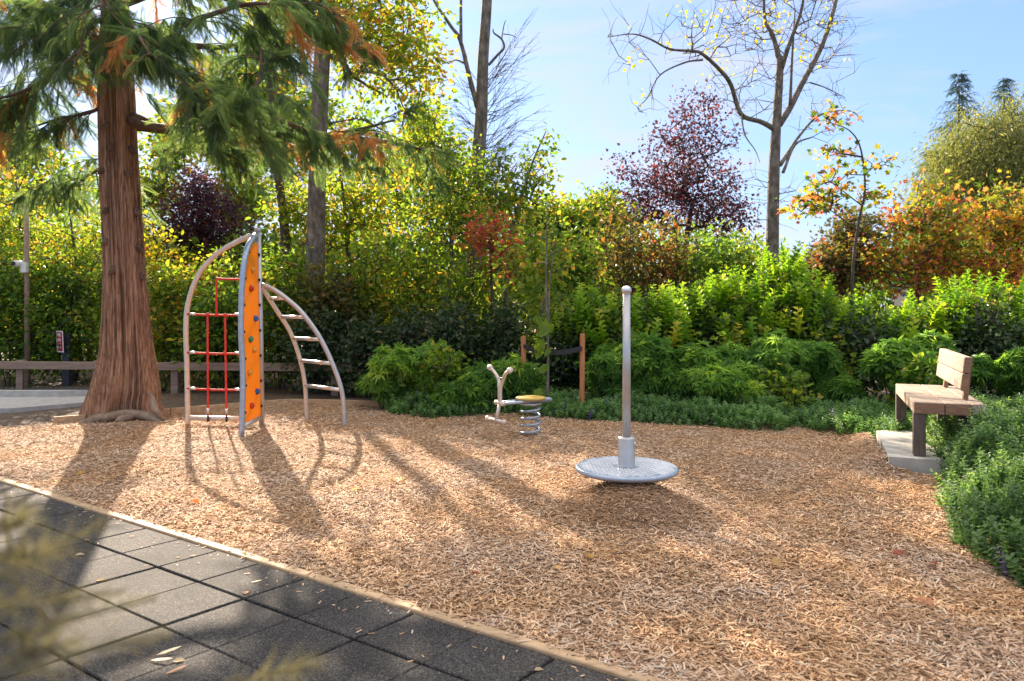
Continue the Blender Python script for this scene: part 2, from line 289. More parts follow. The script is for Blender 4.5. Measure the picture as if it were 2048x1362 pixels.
poly = np.array([E(-6, 0)[:2], E(7.0, 0)[:2], (3.6, 2.4), (2.75, 3.9), (2.8, 4.6), (3.1, 5.3), (3.62, 6.3), (3.28, 6.5), (3.75, 7.9), (3.9, 8.9), (3.4, 9.6), (-.45, 10.4), (-1.74, 10.7), (-3.26, 10.9), (-4.53, 9.93), (-6, 8.9), (-9.5, 8.4)])
def inside(x, y, pl=poly):
    c = np.zeros(x.shape, bool); j = len(pl)-1
    for i in range(len(pl)):
        a, b_ = pl[i], pl[j]
        c ^= ((a[1] > y) != (b_[1] > y)) & (x < (b_[0]-a[0])*(y-a[1])/(b_[1]-a[1]+1e-12)+a[0]); j = i
    return c
mb = MB(); S = 900
mb.add([(-S, -S, -.09), (S, -S, -.09), (S, S, -.09), (-S, S, -.09)], [(0, 1, 2, 3)]); tag(mb.build('ground', M['soil']), 'dark soil ground reaching away under trees and hedges', kind='structure')
def grid(x0, x1, y0, y1, st, zf, keep=None):
    xs = np.arange(x0, x1, st); ys = np.arange(y0, y1, st); X, Y = np.meshgrid(xs, ys); Z = zf(X, Y); nx = len(xs)
    i = np.arange(len(ys)-1)[:, None]*nx+np.arange(nx-1)[None]; q = np.stack([i, i+1, i+nx+1, i+nx], -1).reshape(-1, 4)
    if keep is not None:
        cx = X.ravel()[q].mean(1); cy = Y.ravel()[q].mean(1); q = q[keep(cx, cy)]
    return MB().add(np.stack([X, Y, Z], -1).reshape(-1, 3), [q])
cs = lambda x, y: ((x-EA[0])*W[0]+(y-EA[1])*W[1] < -.01)
soil = grid(-14, 12, -2, 15, .12, lambda x, y: hnoise(x, y)*1.2-.02, lambda x, y: cs(x+0*.0, y-.08) & ~inside(x, y)); tag(soil.build('planting_bed', M['soil'], smooth=True), 'dark soil of the planting beds around the chip surface', kind='structure')
chipg = grid(-9.6, 4.4, -.6, 11, .07, gz, lambda x, y: inside(x, y)); tag(chipg.build('play_surface', M['chipbase'], smooth=True), 'tan bark chip bed of the playground', kind='structure')
# chips
def chipset(n, pick):
    bx = tmpl([(-.5, 0, 0), (.5, 0, 0), (.42, 1, 0), (-.35, 1, 0), (-.5, .05, .28), (.4, 0, .28), (.5, .95, .22), (-.3, 1, .26)], f4=[(4, 5, 6, 7), (0, 1, 5, 4), (1, 2, 6, 5), (2, 3, 7, 6), (3, 0, 4, 7)])
    x, y = pick(n); k = inside(x, y) | (rng.random(len(x)) < .0); x = x[k]; y = y[k]; n = len(x)
    r = np.hypot(x-SP[0], y-SP[1])
    a = rng.random(n)*6.283; d = np.stack([np.cos(a), np.sin(a), rng.normal(0, .22, n)], -1)
    nn = np.stack([rng.normal(0, .3, n), rng.normal(0, .3, n), np.ones(n)], -1)
    Lg = rng.uniform(.018, .05, n)*(1+.5*(rng.random(n) < .06)); wd = rng.uniform(.004, .0095, n)
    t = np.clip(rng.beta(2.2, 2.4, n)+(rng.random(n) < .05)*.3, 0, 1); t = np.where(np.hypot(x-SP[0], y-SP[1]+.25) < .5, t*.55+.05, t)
    v, f, tt = bx; z = gz(x, y)+rng.uniform(-.004, .014, n)
    return bx, np.stack([x, y, z], -1), d, nn, Lg, t, wd
mb = MB()
def pk(n):
    y = 2.3+(rng.random(n)**1.55)*8.7; x = (rng.random(n)*2-1)*(y*.74+.3); return x, y
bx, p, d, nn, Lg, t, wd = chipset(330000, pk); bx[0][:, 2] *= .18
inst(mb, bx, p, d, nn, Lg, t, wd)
k_ = 190; aa = rng.uniform(-1, 7, k_); bb = .03+np.abs(rng.normal(0, .16, k_)); pq = np.array([E(a_, b__, .003) for a_, b__ in zip(aa, bb)]); an = rng.random(k_)*6.28
inst(mb, bx, pq, np.stack([np.cos(an), np.sin(an), an*0+.02], -1), np.tile([0, 0, 1.], (k_, 1))+rnd(k_, .05), rng.uniform(.012, .035, k_), rng.uniform(.3, .9, k_), rng.uniform(.003, .008, k_))
tag(mb.build('wood_chips', M['chip']), 'loose splintered tan wood chips covering the play surface', 'wood chips', kind='stuff')
# rubber paving
mb = MB(); gp = MB()
c0 = 3.86-.39*16; r0 = .385
us = [c0+.39*i for i in range(34)]; vs_ = [.030, .385]+[.385+.405*k for k in range(1, 12)]
for i in range(len(us)-1):
    for j in range(len(vs_)-1):
        thick = (i % 2 == 0); g0 = .007 if thick else .0025; g1 = .0025 if thick else .007
        ga = .004; a0 = us[i]+g0; a1 = us[i+1]-g1; b0 = vs_[j]+(.001 if j == 0 else .004+.003*(j % 2)); b1 = vs_[j+1]-.004-.003*((j+1) % 2)
        sk = -.08*((vs_[j]+vs_[j+1])/2)
        c = E((a0+a1)/2+sk, (b0+b1)/2, -.02+rng.normal(0, .0012)); e = U*(a1-a0)/2; f = W*(b1-b0)/2
        f = f-U*.08*(b1-b0)/2
        box(mb, c, e, f, np.array([0, 0, .02]), bev=.005)
tag(mb.build('rubber_paving', M['rubber']), 'dark grey rubber safety tiles with black joints', kind='structure')
q = [E(-9, .031, -.03), E(10, .031, -.03), E(10, 9, -.03), E(-9, 9, -.03)]; MB().add(q, [(0, 3, 2, 1)]).build('paving_base', M['dark'])['kind'] = 'structure'
# edging
bl = -3.2; k = 0
for i in range(5):
    mb = MB(); ln = 2.42; a = bl+ln*i; box(mb, E(a+ln/2, .0, -.034), U*(ln/2-.002), W*.03, np.array([0, 0, .048]), bev=.005)
    if i == 4: lab = 'x'
    o = mb.build('edging_board', M['edgewood'], origin=E(a, 0)); 
    tag(o, ['tan timber edging board at the far left end beside shaded tiles', 'timber edging board behind the blurred grass plumes', 'sunlit timber edging board in the middle between chips and rubber tiles', 'nearest timber edging board leaving the bottom of the view', 'timber edging board beyond the bottom edge'][i], 'edging board', 'timber edging boards between chips and rubber tiles')
    if i == 4: bpy.data.objects.remove(o)
backs = [((-5.6, 9.15), (-4.53, 9.93), 'back edging board nearest the cedar trunk'), ((-4.53, 9.93), (-3.26, 10.9), 'back edging board running behind the red rope net'), ((-3.26, 10.9), (-1.74, 10.7), 'straight back edging board behind the curved ladder'), ((-1.74, 10.7), (-.3, 10.35), 'back edging board half hidden by green plants left of the spring rocker')]
for a, b_, l in backs:
    a = np.array([*a, .03]); b_ = np.array([*b_, .03]); u = nrm(b_-a); n_ = np.array([-u[1], u[0], 0])
    tag(box(MB(), (a+b_)/2, (b_-a)/2*.995, n_*.02, np.array([0, 0, .055])).build('edging_board', M['edgewood'], origin=a), l, 'edging board', 'timber edging boards along the back of the chips')
# left street
def slab(name, pts, z0, z1, m):
    p = [np.array(q[:2]) for q in pts]; n = len(p); v = [(*q, z0) for q in p]+[(*q, z1) for q in p]
    return MB().add(v, [np.arange(n)+n]+[np.array([i, (i+1) % n, n+(i+1) % n, n+i]) for i in range(n)]).build(name, m)
tag(slab('road', [(-40, 12.2), (-6.2, 12.2), (-6.0, 13.1), (-40, 13.1)], -.09, .005, M['asphalt']), 'grey asphalt strip beside the fence at the left', kind='structure')
tag(slab('path', [(-40, 10.0), (-6.9, 10.3), (-5.85, 11.3), (-6.4, 12.19), (-40, 12.19)], -.09, .03, M['concrete']), 'pale concrete path left of the cedar', kind='structure')
tag(slab('kerb', [(-40, 11.6), (-7.0, 11.6), (-6.6, 11.75), (-40, 11.75)], .02, .12, M['concrete']), 'low concrete kerb beside the path', kind='structure')
slabn = np.array([3.28, 6.53]); bu = np.array([.376, .926]); bv = np.array([.926, -.376])
o = slab('bench_slab', [slabn, slabn+bv*.55, slabn+bv*.55+bu*1.9, slabn+bu*1.45], -.05, .13, M['concrete']); tag(o, 'low concrete slab under the bench', kind='structure')
# ------------------------------------------------------------ climbing frame
mastp = np.array([-3.0, 8.95, 0.]); fr = root('climbing_frame', mastp, 'grey tubular climbing frame with red rope net, orange panel and curved ladder', 'climbing frame')
mb = MB(); tube(mb, [(-2.985, 8.95, -.05), (-3.0, 8.95, 1.), (-3.03, 8.95, 2.33)], .034, 14); lathe(mb, (-3.03, 8.95, 2.33), [(.034, 0), (.042, .005), (.042, .03), (.03, .045)], 14); mb.build('mast', M['steel'], fr, True)
lathe(MB(), (-3.03, 8.92, 2.30), [(.0, 0), (.0, 0)], 6)
tube(MB(), [(-3.075, 8.86, 2.315), (-3.09, 8.84, 2.315)], .022, 10).build('bolt_cap', M['black'], fr)
# left arch
la = [P(376, 858, 8.95)*1, P(374, 740, 8.95), P(372, 650, 8.95), P(378, 600, 8.95), P(397, 550, 8.95), P(428, 513, 8.95), P(462, 490, 8.95), P(508, 468, 8.95)]
la[0][2] = -.05; tube(MB(), cat_rom(la, 6), .031, 12).build('net_arch', M['satin'], fr, True)
# front arch
fa = [(-2.995, 8.3, -.05), P(486, 760, 8.33), P(482, 660, 8.33), P(484, 570, 8.36), P(489, 520, 8.42), P(496, 492, 8.55), P(506, 476, 8.75), P(511, 470, 8.92)]
fac = cat_rom(fa, 6); tube(MB(), fac, .032, 12).build('front_arch', M['bluesteel'], fr, True)
tube(MB(), [(-2.99, 8.33, .1), (-2.985, 8.93, .12)], .026, 10).build('bottom_rail', M['steel'], fr, True)
tube(MB(), [P(376, 836, 8.95), P(512, 838, 8.95)], .03, 12).build('bottom_rail', M['satin'], fr, True)
# panel
hz = np.linspace(.13, 2.18, 26); order = np.argsort(fac[:, 2]); ay = np.interp(hz, fac[order, 2], fac[order, 1]); ax = np.interp(hz, fac[order, 2], fac[order, 0])
mx_ = -2.985-.045*hz/2.33; fl = []; v = []
for sgn in (-1, 1):
    for k in range(26):
        v.append((ax[k]+sgn*.007+.0*0, ay[k]+.03, hz[k])); v.append((mx_[k]+sgn*.007, 8.95-.036, hz[k]))
q = [];
for k in range(25):
    q += [(2*k, 2*k+1, 2*k+3, 2*k+2), (52+2*k, 52+2*k+2, 52+2*k+3, 52+2*k+1), (2*k, 2*k+2, 54+2*k, 52+2*k), (2*k+1, 53+2*k, 55+2*k, 2*k+3)]
q += [(0, 52, 53, 1), (50, 51, 103, 102)]
pan = MB().add(v, [np.array(q)]).build('climbing_panel', M['panel'], fr)
def onpanel(px, py):
    # intersect view ray with the panel surface
    best = None
    for D in np.linspace(8.3, 8.98, 120):
        p = P(px, py, D); xa = np.interp(p[2], hz, ax); ya = np.interp(p[2], hz, ay); xm = np.interp(p[2], hz, mx_)
        s = (D-ya)/(8.95-ya); xs_ = xa+(xm-xa)*s
        e = abs(p[0]-xs_-.007)
        if best is None or e < best[0]: best = (e, p)
    return best[1]
for (px, py, c) in [(500, 577, 'holdred'), (509, 637, 'holdblue'), (499, 679, 'holdgreen'), (506, 700, 'holdyel'), (512, 783, 'holdblue'), (501, 812, 'holdred'), (497, 745, 'holdyel'), (503, 540, 'holdyel')]:
    p = onpanel(px, py); mb = MB(); sphere(mb, p+np.array([.016, 0, 0]), .035, 10, sc_=(.8, 1.25, 1.0)); vv = mb.v[-1]; mb.v[-1] = vv+rnd(len(vv), .004); mb.build('hand_hold', M[c], fr, True)
bl_ = []
for z in np.arange(.25, 2.2, .3):
    for s in (.08, .93):
        xa = np.interp(z, hz, ax); ya = np.interp(z, hz, ay); xm = np.interp(z, hz, mx_); yb = ya+(8.95-ya)*s
        tube(MB(), [(xa+(xm-xa)*s+.006, yb, z), (xa+(xm-xa)*s+.026, yb, z)], .016, 8).build('bolt', M['black'], fr)
# net
D0 = 8.93
def rope(a, b_, rr=.0105, n=8):
    p = np.array([P(*a, D0)+(P(*b_, D0)-P(*a, D0))*t for t in np.linspace(0, 1, n)]); p[:, 2] -= .012*np.sin(np.linspace(0, math.pi, n)); return p
net = [((374, 628), (512, 629)), ((374, 705), (512, 706)), ((374, 777), (512, 779)), ((433, 557), (433, 628)), ((433, 557), (512, 556)), ((415, 629), (416, 836)), ((450, 630), (453, 837))]
for a, b_ in net: tube(MB(), rope(a, b_), .0125, 8).build('net_rope', M['rope'], fr, True)
for a in [(386, 628), (476, 629), (386, 705), (476, 706), (386, 777), (476, 779), (416, 822), (453, 823)]:
    hor = a[1] < 800; p = P(*a, D0); dv = np.array([.035, 0, 0]) if hor else np.array([0, 0, .035]); tube(MB(), [p-dv, p+dv], .017, 8).build('rope_ferrule', M['bright'], fr, True)
for a in [(415, 629), (450, 630), (433, 629), (415, 706), (450, 706), (416, 778), (452, 779)]: sphere(MB(), P(*a, D0-.006), .023, 10).build('rope_joint', M['rope'], fr, True)
for a in [(416, 843), (453, 844)]: tube(MB(), [P(a[0], 834, D0-.02), P(*a, D0-.02)], .014, 8).build('bolt', M['black'], fr, True)
# ladder
def rail(px, D1):
    x0, x1 = px[0][0], px[-1][0]; o = []
    for (x, y) in px:
        s = (x-x0)/(x1-x0); o.append(P(x, y, 8.95+(D1-8.95)*s))
    o[-1][2] = -.05; return cat_rom(o, 6)
r1 = rail([(524, 570), (548, 580), (575, 599), (605, 627), (640, 676), (668, 735), (685, 790), (690, 858)], 8.95)
r2 = rail([(524, 574), (536, 593), (556, 625), (580, 663), (599, 715), (610, 770), (614, 845)], 9.46)
tube(MB(), r1, .029, 12).build('ladder_rail', M['steel'], fr, True); tube(MB(), r2, .027, 12).build('ladder_rail', M['satin'], fr, True)
def atz(r, z): return np.array([np.interp(z, r[::-1, 2], r[::-1, k]) for k in range(3)])
for y in (597, 634, 678, 725, 777):
    z = H-(y-610)*9.1/F; tube(MB(), [atz(r1, z), atz(r2, z)], .0225, 10).build('ladder_rung', M['bright'], fr, True)
# ------------------------------------------------------------ spinner
sp = root('spinning_pole', (.84, 5.5, 0), 'grey spinning platform with a tall ball-topped pole over a mound of chips', 'spinner')
c = (.84, 5.5, 0)
lathe(MB(), c, [(.05, .05), (.055, .2), (.3, .222), (.352, .228), (.372, .238), (.378, .250), (.374, .262), (.362, .270), (.352, .2695)], 72).build('platform', M['bluesteel'], sp, True)
M['deck'] = noisemat('deck_steel', two((.06, .08, .11), .85), 20, rough=.9, metal=0, spec=.15)
lathe(MB(), c, [(.353, .255), (.353, .2675), (.05, .2685)], 72).build('deck_plate', M['deck'], sp)
mb = MB(); s_ = .052
for i in range(-8, 9):
    for j in range(-8, 9):
        for k in (0, 1):
            x = (i+.5*k)*s_; y = (j+.5*k)*s_
            if .085 < math.hypot(x, y) < .335:
                a = .0165 if k else .016; z0 = .268; z1 = .2735
                mb.add([(c[0]+x-a, c[1]+y, z0), (c[0]+x, c[1]+y-a*.55, z0), (c[0]+x+a, c[1]+y, z0), (c[0]+x, c[1]+y+a*.55, z0), (c[0]+x-a*.6, c[1]+y, z1), (c[0]+x, c[1]+y-a*.3, z1), (c[0]+x+a*.6, c[1]+y, z1), (c[0]+x, c[1]+y+a*.3, z1)], [np.array([(4, 5, 6, 7), (0, 1, 5, 4), (1, 2, 6, 5), (2, 3, 7, 6), (3, 0, 4, 7)])])
mb.build('tread_pattern', M['bright'], sp)
lathe(MB(), c, [(.066, .268), (.064, .275), (.062, .28), (.062, .47), (.058, .482), (.03, .486)], 40).build('collar', M['steel'], sp, True)
tube(MB(), [(.84+.0, 5.5, .48), (.84, 5.5, 1.54)], [.032, .0275], 20).build('pole', M['steel'], sp, True)
sphere(MB(), (.84, 5.5, 1.556), .038, 20).build('ball_cap', M['bright'], sp, True)
sphere(MB(), (.84+.055, 5.5-.03, .44), .012, 8).build('grub_screw', M['bright'], sp, True)
# ------------------------------------------------------------ spring rocker
sr = root('spring_rocker', (.205, 8.3, 0), 'spring rocker with yellow round seat and antler-shaped steel handle', 'spring rocker')
zz = np.linspace(-.12, .355, 170); th = zz/.078*2*math.pi; rr_ = np.where(zz > .32, .10, .105)
tube(MB(), np.stack([.205+rr_*np.cos(th), 8.3+rr_*np.sin(th), zz], -1), .0135, 9).build('coil_spring', M['bluesteel'], sr, True)
lathe(MB(), (.205, 8.3, 0), [(.115, .352), (.12, .358), (.12, .368), (.05, .372)], 28).build('spring_plate', M['bright'], sr, True)
bd = nrm(np.array([-.55, -.36, 0])); bp_ = np.array([-bd[1], bd[0], 0.]); cB = np.array([.205, 8.3, .392])
mb = MB(); tube(mb, [cB-bd*.22+bp_*.07, cB+bd*.40+bp_*.055], .017, 10); tube(mb, [cB-bd*.22-bp_*.07, cB+bd*.40-bp_*.055], .017, 10)
tube(mb, cat_rom([cB-bd*.22+bp_*.07, cB-bd*.27, cB-bd*.22-bp_*.07], 6), .017, 10); box(mb, cB+bd*.08+np.array([0, 0, .0]), bd*.30, bp_*.055, np.array([0, 0, .006])); mb.build('frame_beam', M['bluesteel'], sr, True)
tube(MB(), [cB+bd*.40-bp_*.085, cB+bd*.40+bp_*.085], .027, 12).build('cross_tube', M['satin'], sr, True)
lathe(MB(), (.205, 8.3, 0), [(.10, .402), (.155, .405), (.168, .413), (.17, .422), (.16, .432), (.02, .436)], 40).build('seat', M['yellow'], sr, True)
hb = cB+bd*.40; up = np.array([0, 0, 1.])
for s in (-1, 1):
    pr = cat_rom([hb+up*.0+bp_*s*.012, hb+up*.16+bp_*s*.014, hb+up*.25+bp_*s*.045-bd*.01, hb+up*.32+bp_*s*.105, hb+up*.365+bp_*s*.19], 6)
    h_ = tube(MB(), pr, .0185, 12).build('handle', M['satin'], sr, True)
    rsub(h_, 'grip_ball', tube(MB(), [pr[-1]-(pr[-1]-pr[-3])*.2, pr[-1]+nrm(pr[-1]-pr[-3])*.03], .031, 12), M['satin'], True)
tube(MB(), [hb+up*.27-bp_*.055, hb+up*.275+bp_*.055], .006, 8).build('brace', M['bright'], sr)
tube(MB(), [hb, hb-up*.17+bd*.05], .02, 10).build('footrest_stem', M['satin'], sr, True)
fb = hb-up*.18+bd*.05; tube(MB(), [fb-bp_*.16, fb+bp_*.16], .019, 10).build('footrest_bar', M['satin'], sr, True)
for s in (-1, 1): tube(MB(), [fb+bp_*s*.14, fb+bp_*s*.18], .029, 12).build('footrest_end', M['satin'], sr, True)
# ------------------------------------------------------------ bench
B0 = np.array([3.51, 6.55, 0]); bU = np.array([.376, .926, 0]); bV = np.array([.926, -.376, 0]); UP = np.array([0, 0, 1.])
bn = root('bench', B0, 'weathered brown timber bench on a concrete slab beside green catmint', 'bench')
def bpt(a, b_, z): return B0+bU*a+bV*b_+UP*z
for k, (v0, v1) in enumerate([(.0, .235), (.24, .44)]):
    box(MB(), bpt(.82, (v0+v1)/2, .555), bU*.82, bV*(v1-v0)/2, UP*.05, bev=.006).build('seat_plank', M['benchtop'], bn)
    box(MB(), bpt(-.006, (v0+v1)/2, .553), bU*.004, bV*(v1-v0)/2*.97, UP*.047, bev=.001).build('plank_end', M['benchred'], bn)
box(MB(), bpt(.82, .50, .555), bU*.80, bV*.055, UP*.048, bev=.006).build('rear_rail', M['benchtop'], bn)
for a in (.045, 1.58): box(MB(), bpt(a, .045, .305+.05 if 0 else .32), bU*.045, bV*.048, UP*.19+UP*.0, bev=.005).build('leg', M['legwood'], bn)
for a in (.3, 1.5): box(MB(), bpt(a, .42, .31), bU*.045, bV*.045, UP*.19, bev=.005).build('leg', M['legwood'], bn)
for k, z in enumerate((.775, .922)): 
    tl = lambda z_: .40+(z_-.6)*.12
    box(MB(), bpt(.93, tl(z), z), bU*.72, bV*.03, UP*.07+bV*.008, bev=.006).build('back_plank', M['benchtop'], bn)
    box(MB(), bpt(.204, tl(z), z), bU*.004, bV*.028, UP*.067+bV*.008, bev=.001).build('plank_end', M['benchred'], bn)
for a in (.35, 1.45): box(MB(), bpt(a, .46, .78), bU*.035, bV*.02, UP*.2+bV*.02, bev=.004).build('back_post', M['benchred'], bn)
# ------------------------------------------------------------ fence, pole, sign
FA = np.array([-14.5, 13.2, 0.]); FB = np.array([-2.05, 12.2, 0.]); fu = nrm(FB-FA); fn = np.array([-fu[1], fu[0], 0]); flen = np.linalg.norm((FB-FA)[:2])
fc = root('rail_fence', FA, 'low timber rail fence with wire mesh running behind the cedar and climbing frame', 'fence')
box(MB(), (FA+FB)/2+UP*.43, fu*flen/2, fn*.03, UP*.065).build('rail', M['fencewood'], fc)
a0 = flen-(FB[0]-P(50, 0, 12.9)[0])/fu[0]; k = a0-1.37*4; ps = []
while k < flen: 
    if k > 0: ps.append(k)
    k += 1.37
for a in ps: box(MB(), FA+fu*a+fn*.0+UP*.19, fu*.062, fn*.062, UP*.30+UP*.0).build('post', M['fencewood'], fc) if 0 else box(MB(), FA+fu*a+fn*.095+UP*.2, fu*.062, fn*.062, UP*.31).build('post', M['fencewood'], fc)
mb = MB()
for a in np.arange(0, flen, .09): box(mb, FA+fu*a+fn*.05+UP*.18, fu*.002, fn*.002, UP*.2, bev=.0005)
for z in np.arange(0, .38, .075): box(mb, (FA+FB)/2+fn*.05+UP*z, fu*flen/2, fn*.002, UP*.002, bev=.0005)
o = mb.build('wire_mesh', M['black'], fc)
pl = root('tall_pole', (-8.74, 13.5, 0), 'tall slim pale pole behind the fence carrying a small security camera', 'pole')
tube(MB(), [(-8.72, 13.5, 0), P(53, 392, 13.5)], [.05, .038], 14).build('shaft', M['fencewood'], pl, True)
q = P(46, 527, 13.45); sb = tube(MB(), [q, P(28, 527, 13.3)], .055, 12).build('security_camera', M['white'], pl, True)
rsub(sb, 'bracket', box(MB(), P(49, 535, 13.42), np.array([.05, 0, 0]), np.array([0, .04, 0]), UP*.09), M['white'])
rsub(sb, 'lens', tube(MB(), [P(28, 527, 13.3), P(26.5, 527, 13.28)], .04, 12), M['black'])
sg = root('fire_lane_sign', (-7.98, 13.4, 0), 'small red and white FIRE LANE NO PARKING sign on a dark blue post', 'sign')
box(MB(), (-7.98, 13.45, .42), (.065, .0, 0), (0, .05, 0), (0, 0, .50)).build('post', M['navy'], sg)
sc0 = np.array([-8.04, 13.34, .80]); sX = nrm(np.array([.75, -.55, 0])); sN = nrm(np.cross(sX, UP)); tilt = -.07
sU = nrm(UP+sX*tilt*-1.0*-1) ; sU = nrm(UP - sX*.10); sX2 = nrm(np.cross(sU, np.cross(sX, sU)))
sb_ = box(MB(), sc0, sX*.125, sN*.004, sU*.19, bev=.002).build('sign_plate', M['white'], sg)
rsub(sb_, 'red_field', box(MB(), sc0+sN*.0055, sX*.105, sN*.0012, sU*.17, bev=.0005), M['signred'])
def text(body, size, off, parent, m):
    cu = bpy.data.curves.new('lettering', 'FONT'); cu.body = body; cu.size = size; cu.align_x = 'CENTER'; cu.align_y = 'CENTER'; cu.extrude = .0008; cu.offset = .0012
    to = bpy.data.objects.new('tmp', cu); COL.objects.link(to); dg = bpy.context.evaluated_depsgraph_get(); me = bpy.data.meshes.new_from_object(to.evaluated_get(dg)); bpy.data.objects.remove(to)
    o = bpy.data.objects.new('lettering', me); me.materials.clear(); me.materials.append(m); COL.objects.link(o)
    from mathutils import Matrix
    c = sc0+sN*.0085+sU*off-np.array(sg['_o']); X_ = sX; Y_ = sU
    Mx = Matrix(((X_[0], Y_[0], sN[0], c[0]), (X_[1], Y_[1], sN[1], c[1]), (X_[2], Y_[2], sN[2], c[2]), (0, 0, 0, 1)))
    o.parent = parent; o.matrix_local = Mx; return o
text('FIRE', .085, .118, sb_, M['white']); text('LANE', .085, .030, sb_, M['white']); text('NO', .05, -.045, sb_, M['white']); text('PARKING', .047, -.105, sb_, M['white'])
# stakes + strap
for (px, yb, yt, D, l) in [(1047, 792, 672, 10.1, 'left orange-brown tree stake beside the young sapling'), (1164, 790, 667, 9.75, 'right orange-brown tree stake beside the spinner pole')]:
    b_ = P(px, yb, D); t_ = P(px+(1 if px > 1100 else 0), yt, D); b_[2] = -.05
    tag(tube(MB(), [b_, t_-UP*.02, t_], [.034, .034, .03], 12).build('tree_stake', M['stake'], origin=b_), l, 'stake', 'stakes holding the young sapling')
mb = MB(); a_ = P(1047, 692, 10.05); m_ = P(1096, 706, 9.78); b_ = P(1164, 697, 9.70)
for A_, B_ in ((a_, m_), (m_, b_)):
    for s in (0, 1):
        pp = cat_rom([A_, (A_+B_)/2-UP*.015, B_], 5); up2 = UP*.03; v = np.vstack([pp-up2, pp+up2]); v[:, 1] += s*.09*1; n_ = len(pp)
        mb.add(v, [np.array([(i, i+1, n_+i+1, n_+i) for i in range(n_-1)])])
tag(mb.build('tie_strap', M['black']), 'black strap tied from stake to stake round the sapling', 'strap')
# ------------------------------------------------------------ cedar
cd = root('cedar_tree', (-5.0, 9.67, 0), 'large red cedar with flared furrowed trunk and drooping green sprays', 'tree')
ctr = [(835, 246, 64), (800, 248, 62), (780, 252, 62), (740, 254, 55), (700, 254, 49), (650, 252, 45.5), (600, 251, 43.5), (500, 246, 40), (400, 241, 38.5), (300, 236, 36), (200, 233, 34), (100, 232, 29), (0, 231, 23), (-150, 229, 20), (-400, 226, 16), (-800, 220, 9), (-1100, 216, 3)]
hs = []; cxs = []; rs = []
for y, x, r_ in ctr: p = P(x, y, 9.67); hs.append(p[2]); cxs.append(p[0]); rs.append(r_*9.67/F)
nz_ = 150; nth = 260; z = np.concatenate([np.linspace(-.08, 4.2, 220), np.linspace(4.3, hs[-1], 30)]); th = np.arange(nth)*2*math.pi/nth
Z, T = np.meshgrid(z, th, indexing='ij'); r0_ = np.interp(Z, hs, rs); c0_ = np.interp(Z, hs, cxs)
flare = np.exp(-np.clip(Z, 0, None)/.42); lob = .34*np.cos(T*3+.6)+.26*np.cos(T*5+2.1)+.2*np.cos(T*8+1)+.1*np.cos(T*13)
fur = np.zeros_like(T)
for k in range(18, 84, 5): fur += np.cos(k*T+rng.random()*6.28+.55*np.sin(Z*rng.uniform(1, 3)+rng.random()*6)+Z*rng.normal(0, .5))/3.2
fur = -np.abs(fur)
rr_ = r0_*(1+.045*np.cos(2*T+Z)+.03*np.cos(5*T+.8*Z+2))+fur*.020*np.clip(r0_/.25, .3, 1.3)+lob*flare*.22+flare*.03+.16*np.exp(-np.clip(Z+.08, 0, None)/.09)*np.clip(lob+.35, 0, 1)
rr_ = np.clip(rr_, .01, None)
v = np.stack([c0_+rr_*np.cos(T), 9.67+rr_*np.sin(T), Z], -1).reshape(-1, 3); i = np.arange(len(z)-1)[:, None]*nth; kk = (np.arange(nth)+1) % nth
q = np.stack([i+np.arange(nth), i+kk, i+nth+kk, i+nth+np.arange(nth)], -1).reshape(-1, 4)
trk = MB().add(v, [q]).build('trunk', M['bark_red'], cd, True)
def rad_at(zz_): return np.interp(zz_, hs, rs), np.interp(zz_, hs, cxs)
for (px, py) in [(212, 258), (222, 300), (268, 300), (215, 425), (265, 425), (213, 487), (275, 500), (228, 545), (272, 555), (250, 350), (205, 345)]:
    z_ = P(px, py, 9.5)[2]; r_, cx = rad_at(z_); x = P(px, py, 9.45)[0]; cth = np.clip((x-cx)/r_, -.96, .96); sth = -math.sqrt(1-cth**2); d_ = np.array([cth, sth, -.25]); q0 = np.array([cx+cth*r_*.82, 9.67+sth*r_*.82, z_])
    rsub(trk, 'branch_stub', tube(MB(), [q0+UP*.04, q0+d_*.05+UP*.02, q0+d_*.10], [.055, .04, .015], 6), M['limb'], True)
for pts_, rd in [([(205, 838), (228, 818), (262, 815), (300, 826), (325, 838)], .055), ([(170, 842), (200, 825), (222, 820)], .05), ([(150, 846), (185, 838), (215, 828)], .045), ([(235, 840), (248, 828), (268, 822)], .05), ([(330, 835), (315, 800), (302, 770), (296, 745)], .04)]:
    pp = [G(x, max(y, 800), .0) for x, y in pts_]; pp = [np.array([p[0]*9.2/p[1], 9.2, 0]) for p in pp]
    pp = [np.array([(x-1024)*9.22/F, 9.22-.06*math.sin(j*2.), max(-.01, H-(y-610)*9.22/F)*.62-.012]) for j, (x, y) in enumerate(pts_)]
    rsub(trk, 'root', tube(MB(), cat_rom(pp, 5), [rd*.7, rd, rd, rd*.5], 9), M['shell'], True)
# cedar spray template: a flat drooping fan of blades
pt = []; CB = tmpl([(0, 0, 0), (.045, .4, .02), (0, 1, -.12), (-.045, .4, .02)], f3=[(0, 1, 2), (0, 2, 3)])
for j in range(14):
    t_ = j/13; y = t_*.8; zc = -.35*t_*t_
    for s in (-1, 1):
        ln = .24*(1-.5*t_)+.04; pt.append((CB, (0, y, zc), (s*.55, .9, -.3), (0, .25, 1), ln, rng.normal(0, .05))); pt.append((CB, (s*ln*.25, y+ln*.25, zc-.03), (s*.25, .9, -.6), (0, .25, 1), ln*.7, rng.normal(0, .05)))
pt.append((CB, (0, .7, -.26), (0, 1, -.5), (0, .4, 1), .30, .05)); ST = tmpl([(-.008, 0, 0), (.008, 0, 0), (0, 1, -.12)], f3=[(0, 1, 2)]); pt.append((ST, (0, 0, 0), (0, 1, -.3), (0, .3, 1), .9, -.2))
SPRAY = compound(pt)
lb = []; D9 = 9.67
